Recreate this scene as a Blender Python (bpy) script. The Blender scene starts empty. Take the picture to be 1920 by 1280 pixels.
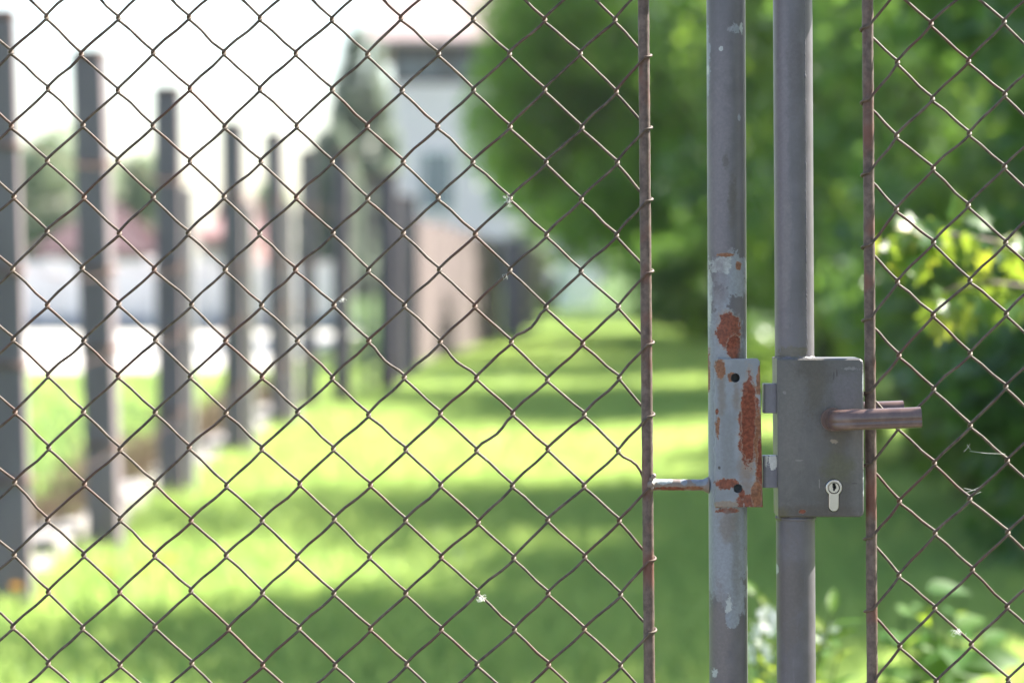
import bpy, bmesh, math, random
import numpy as np
from mathutils import Vector, Matrix, noise as mnoise
from mathutils.geometry import tessellate_polygon

random.seed(7)
RNG = np.random.default_rng(11)
PI = math.pi
scn = bpy.context.scene
COL = scn.collection

# ------------------------------------------------------------------ camera, sky, sun, exposure
F = 4533.0                       # focal length in photo pixels (85 mm on 36 mm, 1920 px)
CAM_H = 1.12
PITCH = math.atan(160.0 / F)     # horizon sits 160 px above the middle of the frame
GY = 2.36                        # distance of the gate
cam_d = bpy.data.cameras.new('camera')
cam = bpy.data.objects.new('camera', cam_d)
COL.objects.link(cam)
cam.location = (0, 0, CAM_H)
cam.rotation_euler = (PI / 2 - PITCH, 0, 0)
cam_d.lens = 85.0
cam_d.sensor_width = 36.0
cam_d.clip_start = 0.05
cam_d.clip_end = 3000
cam_d.dof.use_dof = True
cam_d.dof.focus_distance = GY - 0.006
cam_d.dof.aperture_fstop = 3.8
scn.camera = cam

SUN = Vector((0.612, 0.354, 0.707)).normalized()
world = bpy.data.worlds.new('World')
scn.world = world
world.use_nodes = True
wn = world.node_tree
sky = wn.nodes.new('ShaderNodeTexSky')
sky.sky_type = 'NISHITA'
sky.sun_disc = False
sky.sun_elevation = math.asin(SUN.z)
sky.sun_rotation = math.atan2(SUN.x, SUN.y)
sky.dust_density = 1.5
sky.air_density = 1.0
sky.ozone_density = 0.5
bg = wn.nodes['Background']
bg.inputs['Strength'].default_value = 0.085
wn.links.new(sky.outputs['Color'], bg.inputs['Color'])

sun_d = bpy.data.lights.new('sun', 'SUN')
sun_d.energy = 5.0
sun_d.angle = math.radians(0.5)
sun_d.color = (1.0, 0.94, 0.84)
sun_o = bpy.data.objects.new('sun', sun_d)
COL.objects.link(sun_o)
sun_o.rotation_euler = SUN.to_track_quat('Z', 'Y').to_euler()
sun_o.location = SUN * 60

vs = scn.view_settings
vs.view_transform = 'Standard'
vs.look = 'None'
vs.exposure = 2.28
vs.gamma = 1.0
vs.use_curve_mapping = False
scn.cycles.max_bounces = 8
scn.cycles.diffuse_bounces = 4
scn.cycles.transmission_bounces = 6
scn.cycles.transparent_max_bounces = 8


# ------------------------------------------------------------------ helpers
def at(px, py, Y):
    """point of the place that the photo shows at pixel (px, py), Y metres in front of the camera"""
    f = Vector((0, math.cos(PITCH), -math.sin(PITCH)))
    u = Vector((0, math.sin(PITCH), math.cos(PITCH)))
    d = f + Vector((1, 0, 0)) * ((px - 960) / F) + u * ((640 - py) / F)
    return Vector((0, 0, CAM_H)) + d * (Y / d.y)


def g(px, py, dy=0.0):
    p = at(px, py, GY)
    return Vector((p.x, p.y + dy, p.z))


PX = GY / F                      # one photo pixel at the gate, in metres


def tag(o, label=None, cat=None, group=None, kind=None):
    if label: o['label'] = label
    if cat: o['category'] = cat
    if group: o['group'] = group
    if kind: o['kind'] = kind
    return o


def empty(name, loc, label, cat, group=None, rz=0.0):
    o = bpy.data.objects.new(name, None)
    COL.objects.link(o)
    o.location = loc
    o.rotation_euler.z = rz
    o.empty_display_size = 0.1
    return tag(o, label, cat, group)


def copy_tree(o, parent=None):
    c = o.copy()
    COL.objects.link(c)
    if parent is not None:
        c.parent = parent
    for ch in list(o.children):
        copy_tree(ch, c)
    return c


def root_loc(o):
    while o.parent is not None:
        o = o.parent
    return Vector(o.location)


class MB:
    """collects shapes in place coordinates, links them as one mesh object"""
    def __init__(s):
        s.v = []; s.f = []; s.sm = []

    def add(s, verts, faces, smooth):
        n = len(s.v)
        s.v.extend(verts)
        s.f.extend([tuple(i + n for i in f) for f in faces])
        s.sm.extend([smooth] * len(faces))

    def tube(s, pts, rad, n=12, smooth=True, cap=True, up=None):
        pts = [Vector(p) for p in pts]
        m = len(pts)
        if not hasattr(rad, '__len__'):
            rad = [rad] * m
        verts = []; faces = []
        t0 = (pts[1] - pts[0]).normalized()
        a = Vector((0, 1, 0)) if abs(t0.y) < 0.9 else Vector((1, 0, 0))
        nrm = (a - t0 * a.dot(t0)).normalized()
        for i, p in enumerate(pts):
            if i == 0: t = pts[1] - pts[0]
            elif i == m - 1: t = pts[-1] - pts[-2]
            else: t = (pts[i + 1] - pts[i]).normalized() + (pts[i] - pts[i - 1]).normalized()
            t.normalize()
            nrm = (nrm - t * nrm.dot(t)).normalized()
            b = t.cross(nrm)
            for k in range(n):
                ang = 2 * PI * k / n
                verts.append(p + (nrm * math.cos(ang) + b * math.sin(ang)) * rad[i])
        for i in range(m - 1):
            for k in range(n):
                k2 = (k + 1) % n
                faces.append((i * n + k, i * n + k2, (i + 1) * n + k2, (i + 1) * n + k))
        s.add(verts, faces, smooth)
        if cap:
            s.add(verts[:n], [tuple(range(n))[::-1]], False)
            s.add(verts[-n:], [tuple(range(n))], False)

    def rough_rod(s, a, b, r, n=20, rings=300, amp=0.06, scale=160.0, seed=0.0):
        a = Vector(a); b = Vector(b)
        t = (b - a).normalized()
        e1 = (Vector((0, 1, 0)) - t * t.y).normalized()
        e2 = t.cross(e1)
        verts = []; faces = []
        for i in range(rings + 1):
            p = a.lerp(b, i / rings)
            for k in range(n):
                an = 2 * PI * k / n
                d = e1 * math.cos(an) + e2 * math.sin(an)
                q = p + d * r
                h = mnoise.fractal(q * scale + Vector((seed, 0, 0)), 0.6, 2.0, 4)
                h2 = mnoise.noise(q * scale * 0.25 + Vector((seed, 3, 0)))
                verts.append(p + d * r * (1 + amp * h + amp * 0.6 * h2))
        for i in range(rings):
            for k in range(n):
                k2 = (k + 1) % n
                faces.append((i * n + k, i * n + k2, (i + 1) * n + k2, (i + 1) * n + k))
        s.add(verts, faces, True)
        s.add(verts[:n], [tuple(range(n))[::-1]], False)
        s.add(verts[-n:], [tuple(range(n))], False)

    def box(s, c, size, rz=0.0, bev=0.0, rx=0.0, ry=0.0):
        bm = bmesh.new()
        bmesh.ops.create_cube(bm, size=1.0)
        bmesh.ops.scale(bm, vec=Vector(size), verts=bm.verts)
        if bev > 0:
            bmesh.ops.bevel(bm, geom=list(bm.edges), offset=bev, segments=2, affect='EDGES', profile=0.5)
        M = Matrix.Translation(Vector(c)) @ Matrix.Rotation(rz, 4, 'Z') @ Matrix.Rotation(ry, 4, 'Y') @ Matrix.Rotation(rx, 4, 'X')
        bm.transform(M)
        bm.verts.ensure_lookup_table()
        s.add([v.co.copy() for v in bm.verts], [[v.index for v in f.verts] for f in bm.faces], False)
        bm.free()

    def prism(s, outer, holes, y0, y1, bev=0.0):
        """outline in (x, z), front at y0, back at y1; holes go right through; bev rounds the front rim"""
        loops = [outer] + list(holes)
        flat = [p for l in loops for p in l]
        tris = tessellate_polygon([[Vector((p[0], p[1], 0)) for p in l] for l in loops])
        n = len(flat)
        inner = list(flat)
        if bev > 0:
            L = len(outer); cx = sum(p[0] for p in outer) / L; cz = sum(p[1] for p in outer) / L
            area = sum(outer[i][0] * outer[(i + 1) % L][1] - outer[(i + 1) % L][0] * outer[i][1] for i in range(L))
            sg = 1 if area > 0 else -1
            for i in range(L):
                a = Vector(outer[i - 1]); b = Vector(outer[i]); c = Vector(outer[(i + 1) % L])
                d1 = (b - a).normalized(); d2 = (c - b).normalized()
                n1 = Vector((-d1.y, d1.x)) * sg; n2 = Vector((-d2.y, d2.x)) * sg
                m = (n1 + n2)
                m = m / max(0.4, m.length_squared / 2)
                inner[i] = (b.x + m.x * bev, b.y + m.y * bev)
        verts = [Vector((p[0], y0, p[1])) for p in inner]
        verts += [Vector((p[0], y0 + bev, p[1])) for p in flat]
        verts += [Vector((p[0], y1, p[1])) for p in flat]
        faces = []
        for t in tris:
            faces.append(tuple(t)); faces.append(tuple(2 * n + i for i in t[::-1]))
        k = 0
        for l in loops:
            for i in range(len(l)):
                a = k + i; b = k + (i + 1) % len(l)
                if bev > 0: faces.append((a, b, n + b, n + a))
                faces.append((n + a, n + b, 2 * n + b, 2 * n + a))
            k += len(l)
        s.add(verts, faces, False)

    def build(s, name, mat, parent=None, recalc=True):
        me = bpy.data.meshes.new(name)
        L = root_loc(parent) if parent is not None else Vector((0, 0, 0))
        me.from_pydata([tuple(Vector(v) - L) for v in s.v], [], s.f)
        me.polygons.foreach_set('use_smooth', s.sm)
        if recalc:
            bm = bmesh.new(); bm.from_mesh(me)
            bmesh.ops.recalc_face_normals(bm, faces=bm.faces)
            bm.to_mesh(me); bm.free()
        me.update()
        o = bpy.data.objects.new(name, me)
        me.materials.append(mat)
        COL.objects.link(o)
        if parent is not None:
            o.parent = parent
        return o


def circle(cx, cz, r, n=24, a0=0.0):
    return [(cx + r * math.cos(a0 + 2 * PI * i / n), cz + r * math.sin(a0 + 2 * PI * i / n)) for i in range(n)]


def quads_mesh(name, V, mat, parent=None, rnd=None, nper=4, loc=None):
    """V: (N, nper, 3) array of separate polygons"""
    N = V.shape[0]
    me = bpy.data.meshes.new(name)
    L = np.array(root_loc(parent)) if parent is not None else np.zeros(3)
    co = (V.reshape(-1, 3) - L).astype(np.float32)
    me.vertices.add(N * nper)
    me.vertices.foreach_set('co', co.ravel())
    me.loops.add(N * nper)
    me.loops.foreach_set('vertex_index', np.arange(N * nper, dtype=np.int32))
    me.polygons.add(N)
    me.polygons.foreach_set('loop_start', np.arange(0, N * nper, nper, dtype=np.int32))
    me.polygons.foreach_set('loop_total', np.full(N, nper, dtype=np.int32))
    at_ = me.attributes.new('rnd', 'FLOAT', 'FACE')
    at_.data.foreach_set('value', (RNG.random(N) if rnd is None else rnd).astype(np.float32))
    me.update(calc_edges=True)
    me.validate()
    me.materials.append(mat)
    o = bpy.data.objects.new(name, me)
    COL.objects.link(o)
    if parent is not None:
        o.parent = parent
    return o


# ------------------------------------------------------------------ materials
class NT:
    def __init__(s, name):
        s.m = bpy.data.materials.new(name)
        s.m.use_nodes = True
        s.t = s.m.node_tree
        s.b = s.t.nodes['Principled BSDF']
        s.out = s.t.nodes['Material Output']

    def n(s, typ, **kw):
        nd = s.t.nodes.new(typ)
        for k, v in kw.items():
            setattr(nd, k, v)
        return nd

    def l(s, a, b):
        s.t.links.new(a, b)

    def sock(s, v, inp):
        if hasattr(v, 'links'): s.l(v, inp)
        else: inp.default_value = v

    def math(s, op, a, b=None, c=None, clamp=False):
        nd = s.n('ShaderNodeMath', operation=op, use_clamp=clamp)
        s.sock(a, nd.inputs[0])
        if b is not None: s.sock(b, nd.inputs[1])
        if c is not None: s.sock(c, nd.inputs[2])
        return nd.outputs[0]

    def noise(s, vec, scale, detail=4, rough=0.6, dist=0.0):
        nd = s.n('ShaderNodeTexNoise')
        s.l(vec, nd.inputs['Vector'])
        nd.inputs['Scale'].default_value = scale
        nd.inputs['Detail'].default_value = detail
        nd.inputs['Roughness'].default_value = rough
        nd.inputs['Distortion'].default_value = dist
        return nd.outputs['Fac']

    def step(s, v, lo, hi):
        nd = s.n('ShaderNodeMapRange', interpolation_type='SMOOTHSTEP', clamp=True)
        s.l(v, nd.inputs['Value'])
        nd.inputs['From Min'].default_value = lo
        nd.inputs['From Max'].default_value = hi
        return nd.outputs['Result']

    def mix(s, fac, a, b):
        nd = s.n('ShaderNodeMix', data_type='RGBA')
        s.sock(fac, nd.inputs[0])
        for v, i in ((a, nd.inputs[6]), (b, nd.inputs[7])):
            if hasattr(v, 'links'): s.l(v, i)
            else: i.default_value = (*v, 1.0) if len(v) == 3 else v
        return nd.outputs[2]

    def scaled(s, vec, sc):
        nd = s.n('ShaderNodeMapping')
        s.l(vec, nd.inputs['Vector'])
        nd.inputs['Scale'].default_value = sc
        return nd.outputs[0]

    def bump(s, h, strength, dist):
        nd = s.n('ShaderNodeBump')
        nd.inputs['Strength'].default_value = strength
        nd.inputs['Distance'].default_value = dist
        s.l(h, nd.inputs['Height'])
        s.l(nd.outputs[0], s.b.inputs['Normal'])


TR = 36.2 * PX
PURPLE = (0.093, 0.088, 0.101)
BLUE = (0.185, 0.203, 0.232)
PALE = (0.32, 0.345, 0.34)
RUST = (0.165, 0.047, 0.025)
RUST2 = (0.20, 0.088, 0.046)
DARKST = (0.055, 0.050, 0.052)
STEEL = (0.10, 0.098, 0.092)


def paint_mat(name, base, root, patches=(), fleck=None, streak=0.5, rough=0.55, speck=0.5, bumpy=0.25, metal=0.0):
    """old brushed paint with shaped flaked areas. patches: (px, py, rx, ry, colour, noise scale, noise amount, relief)"""
    q = NT(name)
    tc = q.n('ShaderNodeTexCoord').outputs['Object']
    L = Vector(root.location)
    n1 = q.noise(tc, 38, 5, 0.65)
    n2 = q.noise(q.scaled(tc, (1, 1, 0.06)), 520, 5, 0.7)
    n3 = q.noise(tc, 900, 3, 0.7)
    dk = tuple(c * 0.86 for c in base); lt = tuple(min(1, c * 1.12) for c in base)
    col = q.mix(q.step(n1, 0.32, 0.68), dk, lt)
    col = q.mix(q.math('MULTIPLY', q.step(n2, 0.55, 0.75), streak), col, tuple(c * 1.5 + 0.01 for c in base))
    col = q.mix(q.math('MULTIPLY', q.step(n3, 0.62, 0.72), speck), col, tuple(c * 0.45 for c in base))
    h = q.math('ADD', q.math('MULTIPLY', n2, 0.25), q.math('MULTIPLY', n3, 0.3))
    ro = q.math('MULTIPLY_ADD', n1, 0.25, rough - 0.12)
    if fleck:
        fc, lo = fleck
        nf = q.noise(tc, 75, 6, 0.62, 0.4)
        m = q.step(nf, lo, lo + 0.012)
        col = q.mix(m, col, fc)
        h = q.math('SUBTRACT', h, q.math('MULTIPLY', m, 0.8))
    for (px, py, rx, ry, c, ns, na, rel) in patches:
        p = at(px, py, GY - TR * 0.9) - L
        sub = q.n('ShaderNodeVectorMath', operation='SUBTRACT')
        q.l(tc, sub.inputs[0]); sub.inputs[1].default_value = p
        mul = q.n('ShaderNodeVectorMath', operation='MULTIPLY')
        q.l(sub.outputs[0], mul.inputs[0]); mul.inputs[1].default_value = (1 / (rx * PX), 0, 1 / (ry * PX))
        ln = q.n('ShaderNodeVectorMath', operation='LENGTH')
        q.l(mul.outputs[0], ln.inputs[0])
        nn = q.noise(tc, ns, 6, 0.62, 0.3)
        v = q.math('ADD', q.math('SUBTRACT', 1.0, ln.outputs['Value']), q.math('MULTIPLY', q.math('SUBTRACT', nn, 0.5), na * 1.5))
        nn2 = q.noise(tc, ns * 4.5, 5, 0.7)
        v = q.math('ADD', v, q.math('MULTIPLY', q.math('SUBTRACT', nn2, 0.5), na * 0.9))
        soft = abs(rel) <= 0.1
        m = q.math('MULTIPLY', q.step(v, -0.35, 0.6), 0.85) if soft else q.step(v, 0.0, 0.07)
        rim = q.math('MULTIPLY', q.step(v, -0.16, -0.02), q.math('SUBTRACT', 1.0, m))
        cv = q.mix(q.step(q.noise(tc, 330, 4, 0.7), 0.35, 0.7), *((tuple(x * 0.62 for x in c), tuple(min(1, x * 1.3) for x in c)) if c in (RUST, RUST2) else (tuple(x * 0.9 for x in c), tuple(x * 1.1 for x in c))))
        if c in (RUST, RUST2):
            col = q.mix(q.math('MULTIPLY', rim, 0.55), col, (0.24, 0.19, 0.15))
            ro = q.math('MULTIPLY_ADD', m, 0.3, ro, clamp=True)
        col = q.mix(m, col, cv)
        h = q.math('ADD', h, q.math('MULTIPLY', m, rel))
    q.l(col, q.b.inputs['Base Color'])
    q.l(ro, q.b.inputs['Roughness'])
    q.b.inputs['Specular IOR Level'].default_value = 0.55
    q.b.inputs['Metallic'].default_value = metal
    q.bump(h, bumpy, 0.0012)
    return q.m


def rusty_wire_mat(name, base=(0.056, 0.039, 0.029), lt=(0.135, 0.098, 0.070), red=(0.090, 0.040, 0.026)):
    q = NT(name)
    tc = q.n('ShaderNodeTexCoord').outputs['Object']
    a = q.noise(tc, 120, 4, 0.7)
    b = q.noise(tc, 14, 3, 0.6)
    col = q.mix(q.step(a, 0.3, 0.7), tuple(c * 0.75 for c in base), lt)
    col = q.mix(q.math('MULTIPLY', q.step(b, 0.5, 0.62), 0.75), col, red)
    d = q.noise(tc, 1100, 3, 0.7)
    col = q.mix(q.math('MULTIPLY', q.step(d, 0.55, 0.7), 0.5), col, (0.05, 0.035, 0.03))
    q.l(col, q.b.inputs['Base Color'])
    q.b.inputs['Roughness'].default_value = 0.6
    q.b.inputs['Specular IOR Level'].default_value = 0.4
    q.bump(q.math('ADD', d, a), 0.5, 0.0006)
    return q.m


def rough_mat(name, c1, c2, scale=8.0, rough=0.85, bump=0.4, dist=0.01, stretch=(1, 1, 1), c3=None, coords='Object'):
    q = NT(name)
    tc = q.scaled(q.n('ShaderNodeTexCoord').outputs[coords], stretch)
    a = q.noise(tc, scale, 6, 0.65)
    col = q.mix(q.step(a, 0.3, 0.7), c1, c2)
    if c3:
        col = q.mix(q.step(q.noise(tc, scale * 0.31, 4, 0.6), 0.55, 0.66), col, c3)
    q.l(col, q.b.inputs['Base Color'])
    q.b.inputs['Roughness'].default_value = rough
    q.b.inputs['Specular IOR Level'].default_value = 0.3
    q.bump(q.noise(tc, scale * 4, 5, 0.7), bump, dist)
    return q.m


def leaf_mat(name, cols, trans=(0.16, 0.30, 0.03), tf=0.45, rough=0.42, attr=True, spec=0.5, mixf=0.55):
    """leaf tissue: reflects a little and lets light through; every leaf has its own hue"""
    q = NT(name)
    if attr:
        r = q.n('ShaderNodeAttribute', attribute_name='rnd').outputs['Fac']
    else:
        r = q.n('ShaderNodeObjectInfo').outputs['Random']
    cr = q.n('ShaderNodeValToRGB')
    el = cr.color_ramp.elements
    for i, c in enumerate(cols):
        pos = i / (len(cols) - 1)
        if i == 0: e = el[0]
        elif i == len(cols) - 1: e = el[-1]
        else: e = el.new(pos)
        e.position = pos; e.color = (*c, 1)
    q.l(r, cr.inputs[0])
    q.l(cr.outputs[0], q.b.inputs['Base Color'])
    q.b.inputs['Roughness'].default_value = rough
    q.b.inputs['Specular IOR Level'].default_value = spec
    tr = q.n('ShaderNodeBsdfTranslucent')
    cm = q.mix(mixf, cr.outputs[0], trans)
    q.l(cm, tr.inputs['Color'])
    mx = q.n('ShaderNodeMixShader')
    mx.inputs[0].default_value = tf
    q.l(q.b.outputs[0], mx.inputs[1]); q.l(tr.outputs[0], mx.inputs[2])
    q.l(mx.outputs[0], q.out.inputs['Surface'])
    return q.m


def plain(name, col, rough=0.6, metal=0.0, var=0.12, scale=30, spec=0.5):
    q = NT(name)
    tc = q.n('ShaderNodeTexCoord').outputs['Object']
    a = q.noise(tc, scale, 4, 0.6)
    q.l(q.mix(a, tuple(c * (1 - var) for c in col), tuple(min(1, c * (1 + var)) for c in col)), q.b.inputs['Base Color'])
    q.b.inputs['Roughness'].default_value = rough
    q.b.inputs['Metallic'].default_value = metal
    q.b.inputs['Specular IOR Level'].default_value = spec
    return q.m


# ================================================================== SETTING
def ground_mat():
    q = NT('lawn_soil')
    tc = q.n('ShaderNodeTexCoord').outputs['Object']
    a = q.noise(tc, 0.9, 6, 0.65); b = q.noise(tc, 14, 5, 0.7); c = q.noise(tc, 0.25, 3, 0.5)
    col = q.mix(q.step(a, 0.35, 0.65), (0.035, 0.085, 0.016), (0.075, 0.125, 0.026))
    col = q.mix(q.math('MULTIPLY', q.step(b, 0.5, 0.75), 0.6), col, (0.028, 0.06, 0.014))
    col = q.mix(q.math('MULTIPLY', q.step(c, 0.55, 0.7), 0.5), col, (0.11, 0.14, 0.04))
    q.l(col, q.b.inputs['Base Color'])
    q.b.inputs['Roughness'].default_value = 0.9
    q.b.inputs['Specular IOR Level'].default_value = 0.2
    q.bump(b, 0.6, 0.03)
    return q.m


mb = MB()
mb.add([Vector((-500, -120, 0)), Vector((500, -120, 0)), Vector((500, 900, 0)), Vector((-500, 900, 0))], [(0, 1, 2, 3)], False)
gnd = mb.build('ground', ground_mat())
tag(gnd, 'green lawn running from the gate to the houses', 'lawn', kind='structure')

mb = MB()
mb.add([Vector((-60, 23.4, 0.006)), Vector((-2.4, 23.4, 0.006)), Vector((-2.2, 35.5, 0.006)), Vector((-60, 35.5, 0.006))], [(0, 1, 2, 3)], False)
road = mb.build('road', rough_mat('pale_gravel', (0.42, 0.40, 0.37), (0.62, 0.60, 0.56), 6, 0.95, 0.5, 0.01))
tag(road, 'pale gravel road beyond the row of dark posts', 'road', kind='structure')

mb = MB()
mb.add([Vector((-40, -14, 0.006)), Vector((40, -14, 0.006)), Vector((40, 2.15, 0.006)), Vector((-40, 2.15, 0.006))], [(0, 1, 2, 3)], False)
bounce_lane = mb.build('bounce_lane', rough_mat('bounce_paving', (0.13, 0.118, 0.110), (0.21, 0.192, 0.178), 5, 0.9, 0.5, 0.01))  # unseen sunlit paving, added so its bounce warms the gate metal
tag(bounce_lane, 'pale paving added out of view before the gate to bounce light', 'bounce_lane', kind='structure')
# grass blades: a dense carpet of real blades on the strip behind the gate and the lawn beyond the posts
def grass(name, n, x0, x1, y0, y1, hmin, hmax, w, mat, edge=None, label=None):
    u = RNG.random(n)
    y = y0 * (y1 / y0) ** u                      # denser near the camera
    x = x0 + (x1 - x0) * RNG.random(n)
    h = (hmin + (hmax - hmin) * RNG.random(n)) * (1 + 0.25 * np.sin(x * 2.1 + y) * np.sin(y * 1.3))
    ww = w * (0.7 + 0.6 * RNG.random(n)) * np.clip(y / 12, 1, 3)
    a = RNG.random(n) * 2 * PI
    lean = (0.25 + 0.75 * RNG.random(n)) * h
    b = RNG.random(n) * 2 * PI
    P = np.stack([x, y, np.zeros(n)], 1)
    S = np.stack([np.cos(a) * ww, np.sin(a) * ww, np.zeros(n)], 1)
    T = P + np.stack([np.cos(b) * lean, np.sin(b) * lean, h], 1)
    V = np.stack([P - S, P + S, T + S * 0.25, T - S * 0.25], 1)
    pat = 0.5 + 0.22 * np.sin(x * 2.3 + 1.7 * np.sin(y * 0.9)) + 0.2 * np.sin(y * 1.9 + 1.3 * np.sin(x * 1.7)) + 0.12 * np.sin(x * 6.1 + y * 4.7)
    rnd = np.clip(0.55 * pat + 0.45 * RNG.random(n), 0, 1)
    o = quads_mesh(name, V, mat, rnd=rnd)
    return tag(o, label, 'grass', kind='stuff')


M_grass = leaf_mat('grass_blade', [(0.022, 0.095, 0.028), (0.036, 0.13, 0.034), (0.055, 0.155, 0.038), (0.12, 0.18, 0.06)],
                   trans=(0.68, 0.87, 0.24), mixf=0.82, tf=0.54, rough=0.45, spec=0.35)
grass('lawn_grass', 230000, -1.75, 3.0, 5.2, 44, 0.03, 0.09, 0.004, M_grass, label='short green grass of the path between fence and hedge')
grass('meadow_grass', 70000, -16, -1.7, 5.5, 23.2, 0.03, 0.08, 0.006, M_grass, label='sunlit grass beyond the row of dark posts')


# ================================================================== GATE
WIRE = rusty_wire_mat('rusty_wire')
RODM = rusty_wire_mat('rusty_rod', (0.088, 0.060, 0.052), (0.150, 0.108, 0.090), (0.135, 0.050, 0.034))
WR = 0.00140                     # wire radius
GZ_TOP = g(0, -66).z             # middle of the top rail
GZ_BOT = 0.14


def line_at(p0, p1, z):
    """point with height z on the line through the two gate points"""
    a = Vector(p0); b = Vector(p1)
    t = (z - a.z) / (b.z - a.z)
    return a + (b - a) * t


def mesh_wires(root, jx, ncol, c0, rod_side, rod_a, rod_b, rod_r, bends=None):
    """chain link: every spiral wire is its own part; jx(c, r) gives the pixel of the knuckle in column c, row r.
    c0 is the column on the rod, columns grow away from it (to the left: rod_side +1, to the right: -1)"""
    bends = bends or {}
    jit = {}

    def J(c, r):
        if (c, r) not in jit:
            x, y = jx(c, r)
            rr = random.Random(c * 1009 + r * 31 + (5 if rod_side > 0 else 77))
            k = 1.3 if c != c0 else 0.4
            jit[(c, r)] = g(x + rr.gauss(0, k), y + rr.gauss(0, k))
        return jit[(c, r)]
    zlo, zhi = GZ_BOT + 0.004, GZ_TOP - 0.004
    w = 0.0031
    for k in range(ncol):
        # picket between column cl (left) and cr (right)
        if rod_side > 0: cl, cr = c0 - k - 1, c0 - k
        else: cl, cr = c0 + k, c0 + k + 1
        rod_l = (rod_side < 0 and cl == c0)
        rod_rt = (rod_side > 0 and cr == c0)
        pts = []
        # knuckles down the picket, alternating sides
        seq = []
        for r in range(-8, 24):
            seq.append(('L', J(cl, r), cl, r)); seq.append(('R', J(cr, r), cr, r))
        seq.sort(key=lambda s: -s[1].z)
        # enforce alternation
        alt = [seq[0]]
        for s_ in seq[1:]:
            if s_[0] != alt[-1][0]: alt.append(s_)
        prev_out = None
        for side, p, c, r in alt:
            if p.z > zhi + 0.03 or p.z < zlo - 0.03:
                prev_out = None
                continue
            onrod = (side == 'L' and rod_l) or (side == 'R' and rod_rt)
            s = -1 if side == 'L' else 1            # bulge direction
            if onrod:
                hh, R, d = 0.0025, 0.0005, rod_r + WR * 0.9
                ra = line_at(rod_a, rod_b, p.z)
                cx = ra.x
                bulge = rod_r + WR * 1.0
                N = 9
            else:
                hh, d = 0.0031, w
                cx = p.x - s * 0.0014
                bulge = WR * 0.95 + 0.0014
                N = 6
            turn = []
            rr = random.Random(int(p.x * 1e5) + r * 7 + (side == 'L'))
            for i in range(N + 1):
                a = PI * i / N
                # L: front at top -> back at bottom ; R: back at top -> front at bottom
                yy = -math.cos(a) * d * (1 if side == 'L' else -1)
                turn.append(Vector((cx + s * bulge * math.sin(a) ** 0.8, GY + yy, p.z + hh * (1 - 2 * i / N))))
            if prev_out is not None:
                a = prev_out; b = turn[0]
                front = side == 'L'                 # '/' segments lie in front
                key = (front, cl, c, r)
                sag = bends.get((side, c, r), 0.0)
                m1 = rr.gauss(0, 0.00035); m2 = rr.gauss(0, 0.00035)
                nrm = Vector((b.z - a.z, 0, -(b.x - a.x))).normalized()
                if nrm.z < 0: nrm = -nrm
                cur = 0.0003 * (1 if front else -1)
                for t, mm in ((0.12, m1 * 0.4), (0.32, m1 + sag * 0.7), (0.5, (m1 + m2) / 2 + sag), (0.68, m2 + sag * 0.7), (0.88, m2 * 0.4)):
                    q = a.lerp(b, t)
                    e = cur * math.sin((t - 0.5) * 2 * PI)
                    pts.append(q + nrm * (mm + e))
            pts.extend(turn)
            prev_out = turn[-1]
        rads = [WR * (1 + 0.10 * mnoise.noise(p * 190) + 0.07 * mnoise.noise(p * 900)) for p in pts]
        mb = MB()
        mb.tube(pts, rads, n=8)
        mb.build('mesh_wire', WIRE, root, recalc=False)


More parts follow.
